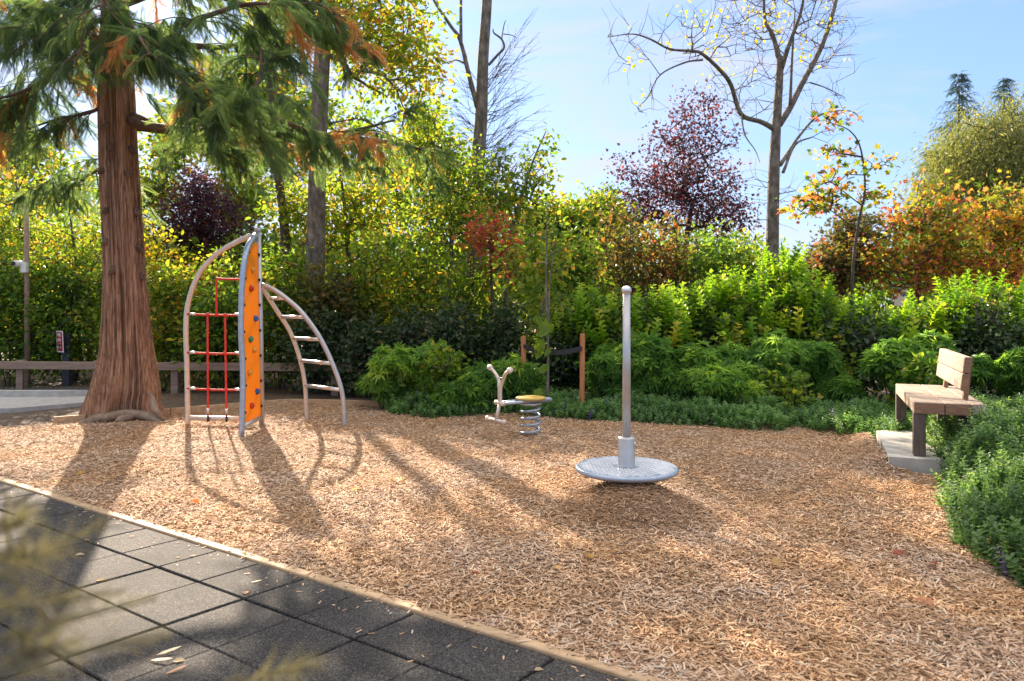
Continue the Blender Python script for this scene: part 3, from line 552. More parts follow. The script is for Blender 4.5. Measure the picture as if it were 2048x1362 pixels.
def LP(l): return cat_rom([P(x, y, D) for x, y, D in l], 5)
main = [[(262, 240, 9.6), (300, 252, 9.3), (430, 260, 8.8), (478, 230, 8.7), (503, 190, 8.7), (520, 150, 8.8), (522, 90, 8.9)],
 [(262, 232, 9.6), (350, 262, 9.6), (480, 236, 9.9), (560, 240, 10.2), (625, 268, 10.5), (700, 262, 10.8), (790, 240, 11)],
 [(262, 250, 9.7), (380, 262, 10.4), (520, 250, 10.8), (640, 268, 11.0), (780, 285, 11.3), (850, 300, 11.5)],
 [(205, 170, 9.6), (150, 90, 9.3), (100, 150, 9.1), (40, 185, 8.9), (-60, 210, 8.7)],
 [(205, 150, 9.7), (148, 82, 9.8), (90, 165, 10.3), (20, 210, 10.6), (-80, 250, 10.8)],
 [(210, 80, 9.5), (130, 62, 9), (30, 55, 8.6), (-80, 70, 8.3)],
 [(210, 110, 9.7), (120, 30, 10.2), (60, 0, 10.6), (-60, 20, 11)],
 [(250, 70, 9.5), (330, 60, 9.1), (420, 30, 8.8), (495, 8, 8.7), (600, 10, 8.6)],
 [(252, 90, 9.7), (390, 92, 10.2), (460, 92, 10.6), (600, 60, 11), (720, 80, 11.4)],
 [(250, 120, 9.5), (330, 120, 9), (400, 165, 8.6), (455, 210, 8.4)],
 [(240, 60, 9.4), (250, 40, 8.8), (270, 60, 8.4), (300, 110, 8.0)],
 [(225, 60, 9.4), (190, 40, 8.8), (170, 70, 8.4), (150, 130, 8.1)],
 [(240, 20, 9.4), (210, -20, 8.8), (200, 20, 8.2)], [(240, 10, 9.7), (380, -30, 10), (560, -10, 10.2), (700, 30, 10.6)],
 [(235, 0, 9.6), (100, -60, 9.2), (-40, -30, 8.9)], [(230, 300, 9.9), (210, 330, 10.5), (160, 360, 10.9), (120, 385, 11.1)],
 [(205, 210, 9.6), (180, 225, 9.4), (110, 240, 9.2), (20, 270, 9)]]
mains = [LP(l) for l in main]
for k in range(26):   # upper crown above the frame
    z_ = 5.6+k*.25; a = k*2.4; ln = (2.7-.17*(z_-5.6))*rng.uniform(.8, 1.1); r_, cx = rad_at(z_); p0 = np.array([cx, D9, z_]); d_ = np.array([math.cos(a), math.sin(a), 0])
    mains.append(cat_rom([p0, p0+d_*ln*.35-UP*.05, p0+d_*ln*.7-UP*.3, p0+d_*ln-UP*.25], 4))
mb = MB(); sp_ = []; fol = MB()
for li, l in enumerate(mains):
    vis = li < len(main); L0 = np.linalg.norm(np.diff(l, axis=0), axis=1).sum(); r0 = (.010+.009*L0) if vis else .03
    tube(mb, l, [r0*1.5, r0, r0*.75, r0*.35], 8)
    n = int(L0*((6.5 if li in (1, 2) else 8.5) if vis else 1.6)); 
    for j in range(n):
        t_ = rng.uniform(.16, 1); i = min(int(t_*(len(l)-1)), len(l)-2); p0 = l[i]+(l[i+1]-l[i])*(t_*(len(l)-1)-i); dl = nrm(l[i+1]-l[i])
        s = rng.choice([-1, 1]); side = nrm(np.cross(dl, UP))*s; d_ = nrm(side*rng.uniform(.3, 1)+dl*rng.uniform(.0, 1)+UP*rng.uniform(-.35, .25)); ln = rng.uniform(.35, 1.15)*(1.15-.45*t_)
        pts_ = np.array([p0+d_*ln*u_-UP*.38*ln*u_*u_ for u_ in np.linspace(0, 1, 6)]); tube(mb, pts_, [.009, .003], 4, cap=False)
        base = rng.beta(2, 3)*.72; 
        if rng.random() < .06: base = rng.uniform(.86, 1)
        m_ = int(ln*(26 if vis else 11)); u_ = rng.uniform(.12, 1, m_); pp = np.array([np.interp(u_, np.linspace(0, 1, 6), pts_[:, c]) for c in range(3)]).T
        dd = nrm(d_*rng.uniform(.2, .9, (m_, 1))+rnd(m_, .4)-UP*rng.uniform(.2, 1.35, (m_, 1)))
        sp_.append((pp, dd, np.clip(base+rng.normal(0, .12, m_), 0, .86) if base < .8 else np.full(m_, base)))
pp = np.concatenate([a[0] for a in sp_]); dd = np.concatenate([a[1] for a in sp_]); tt = np.concatenate([a[2] for a in sp_])
# drop sprays that would cover the bare trunk
px_ = 1024+F*pp[:, 0]/pp[:, 1]; py_ = 610-F*(pp[:, 2]-H)/pp[:, 1]; k_ = ~((px_ > 196) & (px_ < 272) & (py_ > 125) & (pp[:, 1] < 9.8)); pp = pp[k_]; dd = dd[k_]; tt = tt[k_]
inst(fol, SPRAY, pp, dd, rndu(len(pp))*.8+np.array([0, -.6, .3]), rng.uniform(.18, .42, len(pp)), tt)
mb.build('limbs', M['limb'], cd, True); fol.build('foliage', M['l_cedar'], cd)
print('sprays', len(pp))
# ------------------------------------------------------------ generic trees
def attract(blobs, n):
    w_ = np.array([b_[5] if len(b_) > 5 else b_[1]*1. for b_ in blobs], float); o = []
    for b_, k in zip(blobs, rng.multinomial(n, w_/w_.sum())):
        c, rx, ry, rz = b_[:4] if len(b_) >= 4 else None
        d_ = rndu(k)*(rng.random((k, 1))**.45); o.append(np.array(c)+d_*np.array([rx, ry, rz]))
    return np.concatenate(o)
def skel(trunks, pts, jit=.12):
    """connect each point to the nearest existing node that lies closer to the trunk"""
    nodes = []; par = []
    for t in trunks:
        for i, p in enumerate(t): par.append(-1 if i == 0 else len(nodes)-1); nodes.append(p)
    nt0 = len(nodes); T = np.array(nodes)
    dist = np.min(np.linalg.norm(pts[:, None]-T[None], axis=2), axis=1); order = np.argsort(dist); cap_ = len(nodes)+3*len(pts); A = np.zeros((cap_, 3)); A[:len(nodes)] = nodes; n = len(nodes)
    for k in order:
        p = pts[k]; v = p-A[:n]; d = np.linalg.norm(v, axis=1); pen = d+np.clip(A[:n, 2]-p[2], 0, None)*1.1; j = int(np.argmin(pen)); q = A[j]; dd = np.linalg.norm(p-q); m = 2 if dd > .5 else 1
        last = j
        for s in range(1, m+1):
            c = q+(p-q)*s/m+(rnd(1, jit*dd/m)[0] if s < m else 0); c = c+UP*(.10*dd if s < m else 0); A[n] = c; par.append(last); last = n; n += 1
    return A[:n], np.array(par), nt0
def tree(name, trunks, trad, blobs, nodes, per, lsz, leaf, lm, bark, label, cat='tree', group=None, sig=.16, tint=(.5, .22), T=None, tmin=.004, droop=.3, twig=True, aniso=1., partn='crown', trunkn='trunk', low=None, clus=.16, tw_r=.0022, tw=0):
    trunks = [cat_rom(t, 5) if len(t) > 2 else np.array([np.array(t[0])+(np.array(t[-1])-np.array(t[0]))*q for q in np.linspace(0, 1, 8)]) for t in trunks]
    o = root(name, (trunks[0][0][0], trunks[0][0][1], 0), label, cat, group)
    pts = attract(blobs, nodes); A, par, nt0 = skel(trunks, pts)
    mb = MB()
    for t, r_ in zip(trunks, trad): tube(mb, t, r_, 12 if max(np.atleast_1d(r_)) > .06 else 7)
    cnt = np.ones(len(A))
    for i in range(len(A)-1, nt0-1, -1):
        if par[i] >= nt0: cnt[par[i]] += cnt[i]
    rad = tmin+tw_r*np.sqrt(cnt)*1.5
    for i in range(nt0, len(A)):
        r1_ = rad[i]; r0_ = rad[par[i]] if par[i] >= nt0 else rad[i]*1.2; tube(mb, np.array([A[par[i]], A[i]]), [r0_, r1_], 5 if r1_ > .012 else 3, cap=False)
    for i in range(nt0, len(A)):
        for _ in range(tw):
            d_ = nrm(A[i]-A[par[i]])+rnd(1, .55)[0]; d_ = nrm(d_+UP*.15); l_ = rng.uniform(.15, .5); c_ = rnd(1, .1)[0]*l_; tube(mb, np.array([A[i], A[i]+d_*l_*.5+c_, A[i]+d_*l_+c_*.3-UP*.06*l_]), [.0035, .002], 3, cap=False)
    mb.build(trunkn, bark, o, True)
    tips = A[nt0:]; dirs = nrm(A[nt0:]-A[par[nt0:]]); n = len(tips)*per
    if per > 0:
        idx = np.repeat(np.arange(len(tips)), per); ct = rng.normal(0, clus, len(tips)); off = rnd(n, 1)*np.array([sig*aniso, sig*aniso, sig*.8]); pos = tips[idx]+off-(dirs*.3*sig)[idx]
        d = nrm(dirs[idx]*.5+off/sig*.5+rnd(n, .5)-UP*droop*rng.uniform(.3, 1.7, (n, 1))); nn = rnd(n, .55)+UP*.75
        tn = np.clip(tint[0]+ct[idx]+rng.normal(0, tint[1]*.6, n), 0, 1)
        fm = MB(); inst(fm, leaf, pos, d, nn, lsz*rng.uniform(.45, 1.35, n), tn); fm.build(partn, lm, o)
        globals()['NL'] = globals().get('NL', 0)+n
    return o
def blob(px, py, rx, ry, D, rd, w_=None):
    c = P(px, py, D); a = rx*D/F; b_ = ry*D/F; return (c, a, rd, b_, 0, w_ if w_ else a*b_*rd)
def base(px, D, z=-.08): return np.array([(px-1024)*D/F, D, z])
LFT = 'mixed trees of the green belt behind the playground'
# ------------------------------------------------------------ background trees
tree('alder_tree', [[base(628, 14), P(630, 560, 14), P(632, 450, 14), P(638, 250, 14), P(646, 80, 14), P(652, 0, 14.1), P(660, -250, 14.3)]], [[.21, .17, .15, .10]],
     [blob(600, -20, 130, 110, 14.5, 1.2), blob(760, 60, 120, 130, 14.5, 1.2), blob(830, 150, 70, 90, 14, .7), blob(800, 300, 60, 80, 15, .3)],
     430, 17, .115, LEAF, M['l_yg'], M['bark_alder'], 'tall grey-trunked alder with yellow-green leaves right of the climbing mast', group=LFT, sig=.17, tint=(.76, .24))
tree('alder_tree', [[base(580, 15.5), P(570, 470, 15.5), P(556, 350, 15.5), P(543, 200, 15.5), P(530, 60, 15.5)]], [[.11, .085, .05]],
     [blob(530, 60, 60, 60, 15.5, .3), blob(600, 420, 80, 60, 15.5, .4)], 120, 15, .11, LEAF, M['l_yg'], M['bark_dark'], 'slim dark leaning alder just left of the thick grey alder trunk', group=LFT, tint=(.7, .22))
tree('alder_tree', [[base(703, 15), P(697, 520, 15), P(690, 420, 15), P(678, 320, 15)]], [[.06, .045, .02]],
     [blob(700, 400, 80, 100, 15, .8), blob(650, 470, 60, 60, 15, .6), blob(760, 420, 70, 70, 15, .7)], 150, 17, .10, LEAF, M['l_yg'], M['bark_dark'], 'thin young alder stem right of the thick grey alder trunk', group=LFT, tint=(.68, .22))
for (px, top, w_, D, th, tn, lab, seed) in [
    (40, 300, 130, 15.5, 'l_yg', .72, 'yellow-green tree at the far left behind the tall slim pole', 1),
    (-70, 330, 120, 14.5, 'l_yg', .6, 'green tree cut by the left edge of the view', 2),
    (150, 390, 110, 14.5, 'l_yg', .62, 'bushy green tree between the slim pole and the cedar trunk', 3),
    (230, 330, 90, 17, 'l_yg', .75, 'pale yellow-green tree half hidden behind the cedar trunk', 4),
    (340, 430, 90, 14.5, 'l_gold', .45, 'golden-green small tree right of the cedar trunk', 5),
    (470, 470, 90, 14, 'l_yg', .62, 'bright green bush seen through the red rope net', 6)]:
    H_ = P(px, top, D)[2]; h_ = (1.2+H_)/2
    tree('young_tree', [[base(px, D), base(px+8, D, H_*.45), base(px-10, D, H_*.9)]], [[.06, .04, .015]],
         [blob(px-25, top+95, w_*.55, 90, D-.2, .8), blob(px+30, top+170, w_*.75, 100, D, .9), blob(px-5, top+270, w_*.9, 110, D-.3, 1.0)],
         240, 17, .085, LEAF if seed != 4 else DIA, M[th], M['bark_dark'], lab, group=LFT, tint=(tn, .26), sig=.15)
tree('purple_plum_tree', [[base(400, 19), P(402, 560, 19), P(404, 420, 19)]], [[.12, .06, .03]], [blob(400, 425, 80, 70, 19, 1.0), blob(360, 470, 50, 50, 19, .8), blob(450, 460, 50, 60, 19, .8), blob(395, 370, 40, 35, 19, .6)],
     380, 20, .09, DIA, M['l_purple'], M['bark_dark'], 'dark purple-leaved tree behind the left arch of the climbing frame', group='purple-leaved trees', tint=(.42, .3), sig=.17)
tree('purple_plum_tree', [[base(1375, 21), P(1370, 520, 21), P(1385, 400, 21)]], [[.14, .05]],
     [blob(1385, 240, 50, 65, 21, .8), blob(1370, 330, 95, 75, 21, 1.2), blob(1375, 410, 110, 60, 21, 1.3), blob(1290, 370, 45, 55, 21, .8), blob(1255, 390, 35, 50, 20.5, .7), blob(1450, 400, 40, 60, 21, .8), blob(1320, 270, 22, 40, 21, .5), blob(1420, 200, 20, 30, 21, .4), blob(1450, 270, 30, 40, 21, .5), blob(1240, 330, 18, 30, 21, .4), blob(1385, 185, 14, 24, 21, .3), blob(1250, 430, 60, 50, 21, .9), blob(1470, 430, 45, 60, 21, .7)],
     560, 17, .10, DIA, M['l_purple'], M['bark_dark'], 'large purple-leaved tree rising against the sky left of the forked bare tree', group='purple-leaved trees', tint=(.5, .3), sig=.19)
for px, D, pc, lab in [(620, 30, [(560, 330, 80, 80), (700, 300, 90, 110), (620, 230, 60, 70), (800, 360, 70, 90), (770, 440, 90, 50)], 'tall pale yellow-green tree filling the gap behind the thick grey alder trunk'),
      (60, 26, [(40, 300, 90, 70), (120, 380, 90, 70), (-60, 330, 90, 90), (-20, 240, 50, 50)], 'tall pale green tree seen below the cedar branches at the far left'),
      (500, 34, [(480, 180, 110, 80), (400, 240, 80, 80), (560, 220, 70, 80)], 'tall pale tree showing between the cedar boughs left of the alder'),
      (320, 23, [(300, 380, 50, 60), (340, 300, 40, 50), (480, 400, 60, 60), (470, 320, 40, 40)], 'thin pale tree behind the cedar drooping sprays'),
      (880, 19, [(850, 250, 50, 60), (880, 350, 70, 80), (960, 420, 90, 60), (1050, 440, 60, 50)], 'far green tree behind the bare split trunk'),
      (1150, 19, [(1150, 450, 50, 50), (1200, 430, 50, 50), (1100, 440, 40, 50)], 'far green tree between bare trunk and purple tree')]:
    tree('far_tree', [[base(px, D), P(px, 560, D), P(px+5, 400, D)]], [[.12, .08, .03]], [blob(a, b_, c_, d_, D+rng.uniform(-.8, .8), 1.2) for a, b_, c_, d_ in pc], 330, 17, .15*D/22, LEAF, M['l_yg'], M['bark_dark'], lab, group=LFT, tint=(.6, .3), clus=.2, sig=.22*D/22, tmin=.006)
# bare forked tree
bt = tree('bare_tree', [[base(945, 15), P(948, 480, 15), P(954, 340, 15), P(962, 240, 15), P(966, 120, 15), P(974, 0, 15), P(980, -160, 15)],
      [P(955, 215, 15), P(938, 150, 14.9), P(920, 80, 14.8), P(900, 50, 14.8), P(865, -5, 14.7), P(850, -60, 14.7)], [P(922, 90, 14.8), P(922, 0, 14.8), P(925, -80, 14.8)],
      [P(977, 130, 15), P(995, 110, 15), P(1008, 95, 15), P(1003, 78, 15), P(988, 66, 15), P(986, 58, 15)], [P(1003, 80, 15), P(1008, 50, 15), P(1012, 40, 15)], [P(1007, 68, 15), P(1022, 70, 15), P(1034, 76, 15)],
      [P(928, 126, 14.9), P(912, 120, 14.9), P(896, 128, 14.9)]],
      [[.17, .145, .11, .09], [.055, .04, .03, .015], [.035, .02], [.03, .025, .02, .012], [.014, .006], [.012, .005], [.02, .008]],
      [blob(950, 380, 60, 50, 15, .6)], 12, 10, .09, LEAF, M['l_yg'], M['bark_alder'], 'nearly bare grey tree with a split trunk in the middle of the sky', group=LFT, sig=.15, tint=(.7, .2))
mb = MB(); b0 = bt
for k in range(62):
    t_ = k/61; y0 = 150+t_*250; p0 = P(966-14*t_, y0+10, 15.1); s = 1 if rng.random() < .85 else -1; a = R(rng.uniform(18, 62)); ln = rng.uniform(.55, 1.25)*(1.0 if s > 0 else .55)
    dy = rng.normal(0, .5); dv = np.array([math.cos(a)*s, dy, math.sin(a)]); pts_ = cat_rom([p0, p0+dv*ln*.35-UP*.04, p0+dv*ln*.7+UP*.02, p0+dv*ln+np.array([.05*s, 0, .10])], 3); tube(mb, pts_, [.0085, .0028], 4, cap=False)
    for j in range(9):
        i = rng.integers(2, len(pts_)-1); d2 = nrm(dv+rnd(1, .45)[0]); tube(mb, [pts_[i], pts_[i]+d2*.16+UP*.01, pts_[i]+d2*rng.uniform(.22, .5)], [.004, .0022], 3, cap=False)
mb.build('twigs', M['bark_dark'], bt)
# big open tree right
fk = tree('open_tree', [[base(1545, 13), P(1545, 480, 13), P(1548, 340, 13), P(1552, 260, 13), P(1560, 130, 13), P(1556, 110, 13), P(1545, 70, 13), P(1530, 40, 13), P(1527, -30, 13)],
      [P(1551, 260, 13), P(1535, 250, 12.9), P(1520, 243, 12.8), P(1482, 228, 12.6), P(1462, 170, 12.4), P(1440, 140, 12.2), P(1405, 108, 12), P(1385, 102, 12), P(1340, 98, 11.9), P(1300, 78, 11.8), P(1265, 68, 11.7), P(1215, 74, 11.6)],
      [P(1558, 250, 13), P(1580, 215, 13.1), P(1605, 165, 13.2), P(1635, 110, 13.3), P(1655, 60, 13.4), P(1672, 0, 13.5), P(1680, -60, 13.5)],
      [P(1562, 140, 13), P(1578, 90, 12.8), P(1600, 30, 12.7), P(1610, -20, 12.6)], [P(1560, 330, 13), P(1580, 300, 13.2), P(1600, 270, 13.3), P(1640, 230, 13.4), P(1700, 222, 13.4), P(1728, 245, 13.4)],
      [P(1566, 345, 13), P(1590, 290, 13.2), P(1625, 274, 13.3)], [P(1405, 120, 12), P(1370, 125, 11.8), P(1320, 150, 11.6), P(1295, 195, 11.5), P(1275, 215, 11.5)], [P(1580, 210, 13), P(1584, 120, 13), P(1590, 20, 13)],
      [P(1482, 228, 12.6), P(1490, 270, 12.4), P(1510, 300, 12.3), P(1520, 325, 12.3)], [P(1620, 165, 13.3), P(1650, 175, 13.3), P(1690, 195, 13.4)]],
      [[.12, .105, .09, .06, .045, .03, .02], [.05, .042, .038, .03, .022, .014, .006], [.06, .05, .04, .025], [.045, .03, .02], [.04, .03, .02, .012, .005], [.03, .02, .012], [.018, .012, .005], [.03, .02, .012], [.016, .01, .004], [.015, .005]],
      [blob(1560, 0, 120, 110, 13, 1.2), blob(1640, 90, 80, 130, 13.4, .8), blob(1400, 60, 110, 60, 12, .7), blob(1260, 90, 60, 60, 11.6, .5), blob(1500, 150, 90, 100, 12.6, .8), blob(1300, 190, 50, 40, 11.6, .4), blob(1640, 230, 80, 60, 13.3, .6), blob(1540, 400, 60, 70, 13, .5)],
      620, 0, .05, LEAF, M['l_gold'], M['bark_alder'], 'tall open tree with forked limbs and few yellow leaves right of the purple tree', group=LFT, tmin=.0022, tw_r=.0014, tw=1)
lf = MB(); pts_ = attract([blob(1400, 50, 100, 50, 12, .7), blob(1260, 90, 50, 55, 11.7, .4), blob(1560, 0, 100, 80, 13, 1), blob(1450, 130, 70, 60, 12.5, .6), blob(1290, 190, 30, 30, 11.5, .3), blob(1640, 100, 60, 90, 13.3, .6)], 70)
idx = np.repeat(np.arange(70), 5); inst(lf, LEAF, pts_[idx]+rnd(350, .09), rnd(350, 1)-UP*.4, rnd(350, .6)+UP*.6, rng.uniform(.05, .09, 350), rng.uniform(.3, .8, 350)); lf.build('leaves', M['l_gold'], fk)
# green tree rising toward the right of the bare one
tree('birch_tree', [[base(905, 14), P(905, 600, 14), P(900, 420, 14), P(890, 300, 14)], [P(1010, 640, 14), P(1020, 480, 14), P(1060, 340, 14), P(1092, 262, 14)]], [[.06, .04, .02], [.05, .03, .01]],
     [blob(1088, 285, 22, 32, 14, .3), blob(1065, 340, 40, 45, 14, .5), blob(1030, 400, 60, 50, 14, .6), blob(900, 330, 60, 80, 14, .7), blob(900, 430, 90, 70, 14, .8), blob(850, 280, 40, 60, 14, .6), blob(990, 350, 50, 40, 14.2, .5)],
     380, 13, .095, LEAF, M['l_yg'], M['bark_alder'], 'loose yellow-green tree spreading on both sides of the bare split trunk', group=LFT, tint=(.55, .28), sig=.15)
tree('maple_tree', [[base(990, 12.6), P(985, 620, 12.6), P(980, 480, 12.6)]], [[.05, .03, .015]], [blob(980, 470, 42, 42, 12.6, .5), blob(1020, 510, 40, 40, 12.6, .5)], 80, 12, .085, MAPLE, M['l_redmaple'], M['bark_dark'], 'small maple with red and orange leaves below the bare split trunk', group='maples with autumn leaves', tint=(.6, .3), sig=.13)
for (px, pc, sc_, lab) in [(1840, [(1850, 395, 34, 34), (1875, 440, 55, 45), (1800, 440, 40, 36), (1740, 500, 45, 40), (1820, 530, 90, 55), (1900, 500, 50, 60)], 'l_orange', 'large orange and crimson maple in front of the willow'),
      (1985, [(1985, 400, 36, 34), (2000, 460, 60, 45), (2060, 430, 40, 50), (1960, 530, 50, 50), (2040, 540, 60, 60)], 'l_orange', 'pink and orange maple at the right edge of the view'),
      (1690, [(1705, 460, 35, 40), (1680, 530, 50, 50), (1645, 540, 30, 50)], 'l_brown', 'brownish small maple behind the slim curved maple')]:
    D = 14.2 if px != 1690 else 14.8
    tree('maple_tree', [[base(px, D), P(px-5, 620, D), P(px+5, 450, D)]], [[.09, .06, .02]], [blob(a, b_, c_, d_, D, .8) for a, b_, c_, d_ in pc], 300, 15, .085, MAPLE, M[sc_], M['bark_dark'], lab, group='maples with autumn leaves', tint=(.42, .36), clus=.26, sig=.16)
tree('maple_tree', [[base(1705, 11.6), P(1705, 560, 11.6), P(1718, 440, 11.6), P(1730, 380, 11.6), P(1722, 300, 11.5), P(1700, 262, 11.5), P(1660, 245, 11.4)], [P(1712, 460, 11.6), P(1660, 420, 11.4), P(1615, 400, 11.3)], [P(1722, 410, 11.6), P(1670, 370, 11.5), P(1640, 350, 11.4)], [P(1728, 350, 11.6), P(1760, 325, 11.6), P(1780, 325, 11.6)]],
     [[.028, .022, .016, .011, .006], [.01, .005], [.01, .005], [.009, .004]], [blob(1650, 395, 50, 15, 11.5, .5), blob(1670, 305, 30, 10, 11.5, .3), blob(1750, 325, 32, 12, 11.6, .35), blob(1610, 415, 35, 18, 11.3, .4), blob(1690, 355, 30, 14, 11.5, .3), blob(1655, 238, 28, 10, 11.4, .25), blob(1760, 385, 30, 16, 11.6, .3), blob(1640, 365, 25, 12, 11.5, .3)],
     90, 8, .09, MAPLE, M['l_orange'], M['bark_dark'], 'slim curved maple sapling with tiers of orange leaves against the sky', group='maples with autumn leaves', tint=(.38, .40), clus=.25, sig=.085, aniso=1.5, droop=.1)
tree('willow_tree', [[base(1990, 30), P(1990, 500, 30), P(1985, 280, 30)]], [[.4, .25, .1]], [blob(1965, 295, 75, 80, 30, 2), blob(2050, 285, 80, 95, 30, 2), blob(1930, 350, 90, 80, 29.5, 2), blob(2030, 370, 90, 80, 30, 2), blob(1950, 450, 110, 60, 29.5, 1.8), blob(1905, 300, 35, 55, 29.5, 1.2), blob(1890, 360, 40, 70, 29.5, 1.2)],
     900, 38, .19, BLADE, M['l_willow'], M['bark_dark'], 'tall olive-green willow filling the sky at the right edge', sig=.42, tint=(.5, .26), droop=1.3, tmin=.012)
def conifer(px, top, hw, D, label):
    t_ = P(px, top, D); Hh = t_[2]; o = root('conifer_tree', (t_[0], D, 0), label, 'tree', 'distant conifers on the right'); tube(mb_ := MB(), [(t_[0], D, -.1), (t_[0], D, Hh-.2)], [.3, .02], 8); mb_.build('trunk', M['bark_dark'], o)
    f = MB(); n = 0; P0 = []; D0_ = []; S = []; 
    for z_ in np.arange(Hh*.25, Hh+.1, .30):
        ln = hw*D/F*min(1, (Hh-z_)/(Hh*.5))**.9+.2 if z_ < Hh else .15
        for k in range(15):
            a = rng.uniform(0, 6.28); L_ = ln*rng.uniform(.7, 1.15); dv = np.array([math.cos(a), math.sin(a), -.15])
            for u_ in np.linspace(.15, 1, max(3, int(L_/.22))): P0.append((t_[0], D, z_)+dv*L_*u_+rnd(1, .06)[0]+UP*.12*u_*u_*L_); D0_.append(nrm(dv+rnd(1, .35)[0]-UP*.1)); S.append(.5)
    inst(f, SPRAY, np.array(P0), np.array(D0_), rnd(len(P0), .2)+UP, .42, np.clip(rng.normal(.35, .2, len(P0)), 0, 1)); f.build('crown', M['l_conifer'], o)
conifer(1918, 152, 80, 42, 'distant pointed conifer rising left of the willow top'); conifer(2008, 156, 62, 46, 'distant pointed conifer above the middle of the willow'); conifer(1868, 292, 45, 34, 'dark conifer standing low at the left flank of the willow')
# ------------------------------------------------------------ shrubs
def wood(name, x0, x1, D0_, D1_, tp, n, lm, lab):
    px = rng.uniform(x0, x1, n); D = rng.uniform(D0_, D1_, n); tops = H-(np.interp(px, [q[0] for q in tp], [q[1] for q in tp])-610)*D/F; lump = .86+.14*np.sin(px*.035+D)*np.sin(px*.013+D*2); z_ = tops*lump*rng.random(n)**.75
    f = MB(); inst(f, LEAF, np.stack([(px-1024)*D/F, D, z_], -1), rnd(n)-UP*.4, rnd(n, .6)+UP*.6, rng.uniform(.12, .24, n), np.clip(rng.normal(.5, .2, n)+.12*np.sin(px*.02)+.1*np.sin(z_*2+D), 0, 1)); tag(f.build(name, lm), lab, 'woodland', kind='stuff')
wood('woodland', -700, 1250, 18, 25, [(-700, 380), (0, 400), (300, 430), (700, 430), (900, 450), (1250, 440)], 52000, M['l_yg'], 'far leafy green woodland filling the gaps behind the left trees')
wood('woodland', 1150, 2800, 22, 29, [(1150, 400), (1300, 415), (1480, 440), (1560, 490), (1640, 520), (1800, 450), (2100, 420), (2800, 400)], 40000, M['l_green'], 'far leafy green woodland filling the gaps behind the right hedge')
sp_t = [(LEAF, (0, y, 0), (math.cos(a)*.9, .45, math.sin(a)*.9), (math.cos(a)*-.4, 1, math.sin(a)*-.4), ln, t) for y, a, ln, t in
        [(y, a0_+s*math.pi, .30*(1.15-.55*y), .12*y) for y, a0_ in zip(np.linspace(.12, .95, 9), np.arange(9)*1.45) for s in (0, 1)]]
SHOOT = compound([(p[0], p[1], p[2], p[3], p[4], p[5]) for p in sp_t]+[(LEAF, (0, .93, 0), (.1, 1, .1), (0, 0, 1), .16, .15), (BLADE, (0, 0, 0), (0, 1, 0), (0, 0, 1), 1., -.3)])
WH = compound([(BLADE, (0, 0, 0), (math.cos(a), math.sin(a), e_), (0, 0, 1), l_, t_) for a, e_, l_, t_ in [(k*2.4, rng.uniform(-.25, .55), rng.uniform(.75, 1.05), rng.normal(0, .08)) for k in range(15)]])
def wid(T, k): v = T[0].copy(); return v, T[1], T[2]
BL2 = tmpl([(0, 0, 0), (.085, .4, .02), (0, 1, -.14), (-.085, .4, .02)], f3=[(0, 1, 2), (0, 2, 3)])
WH = compound([(tmpl([(0, 0, 0), (.11, .48, .03), (0, 1, -.16), (-.11, .48, .03)], f3=[(0, 1, 2), (0, 2, 3)]), (0, 0, .0), (math.cos(a), math.sin(a), e_), (0, 0, 1), l_, t_) for a, e_, l_, t_ in [(k*2.4, rng.uniform(-.2, .6), rng.uniform(.7, 1.05), rng.normal(0, .08)) for k in range(16)]])
MINT = compound([(LEAF, (0, y, 0), (math.cos(a), .35, math.sin(a)), (0, 1, 0.01), .30*(1.15-.5*y), .14*y) for y, a in [(y, k*1.57+s*math.pi) for k, y in enumerate(np.linspace(.15, .95, 6)) for s in (0, 1)]]+[(BLADE, (0, 0, 0), (0, 1, 0), (0, 0, 1), .9, -.2)])
HG = 'shrubs of the tall screening hedge'
def shrub(px, yt, w_, D, lm, tint, label, leaf=LEAF, ls=.075, nodes=170, per=17, group=HG, zlow=.25, shoots=0, sl=.42, name='shrub', sig=.12, cat='shrub', rd=.55, smat=None):
    top = P(px, yt, D)[2]; c = base(px, D, 0); wm = w_*D/F*.5; tr = []
    for k in range(4): a = k*1.57+.5; tr.append([c+np.array([math.cos(a)*.06, math.sin(a)*.06, -.08]), c+np.array([math.cos(a)*wm*.3, math.sin(a)*rd*.3, top*.45]), c+np.array([math.cos(a)*wm*.5, math.sin(a)*rd*.5, top*.85])])
    h_ = (top-zlow)/2; bl = [(c+UP*(zlow+h_), wm, rd, h_, 0, 3.), (c+UP*(zlow+h_*.7), wm*1.1, rd*1.1, h_*.7, 0, 2.), (c+UP*(zlow+h_*1.5), wm*.6, rd*.7, h_*.45, 0, 1.)]
    o = tree(name, tr, [[.014, .006]]*4, bl, nodes, per, ls, leaf, lm, M['bark_dark'], label, cat, group, sig=sig, tint=tint, partn='foliage', trunkn='stems')
    if shoots:
        n = shoots; x = rng.uniform(-1, 1, n)*wm; y = rng.uniform(-1, .8, n)*rd; q = np.clip(1-(x/wm/1.15)**2-(y/rd/1.3)**2, .05, 1); z_ = zlow+(top-zlow)*(.45+.55*q**.5)-rng.uniform(.1, .75, n); f = MB()
        inst(f, SHOOT, c+np.stack([x, y, z_], -1), np.stack([x/wm*.25, y/rd*.3-.15, np.ones(n)], -1)+rnd(n, .16), rndu(n), rng.uniform(.7, 1.15, n)*sl, np.clip(rng.normal(.55, .16, n), 0, 1))
        f.build('shoots', smat or M['l_shoot'], o)
    return o
Lg = ['lightly', 'rather']
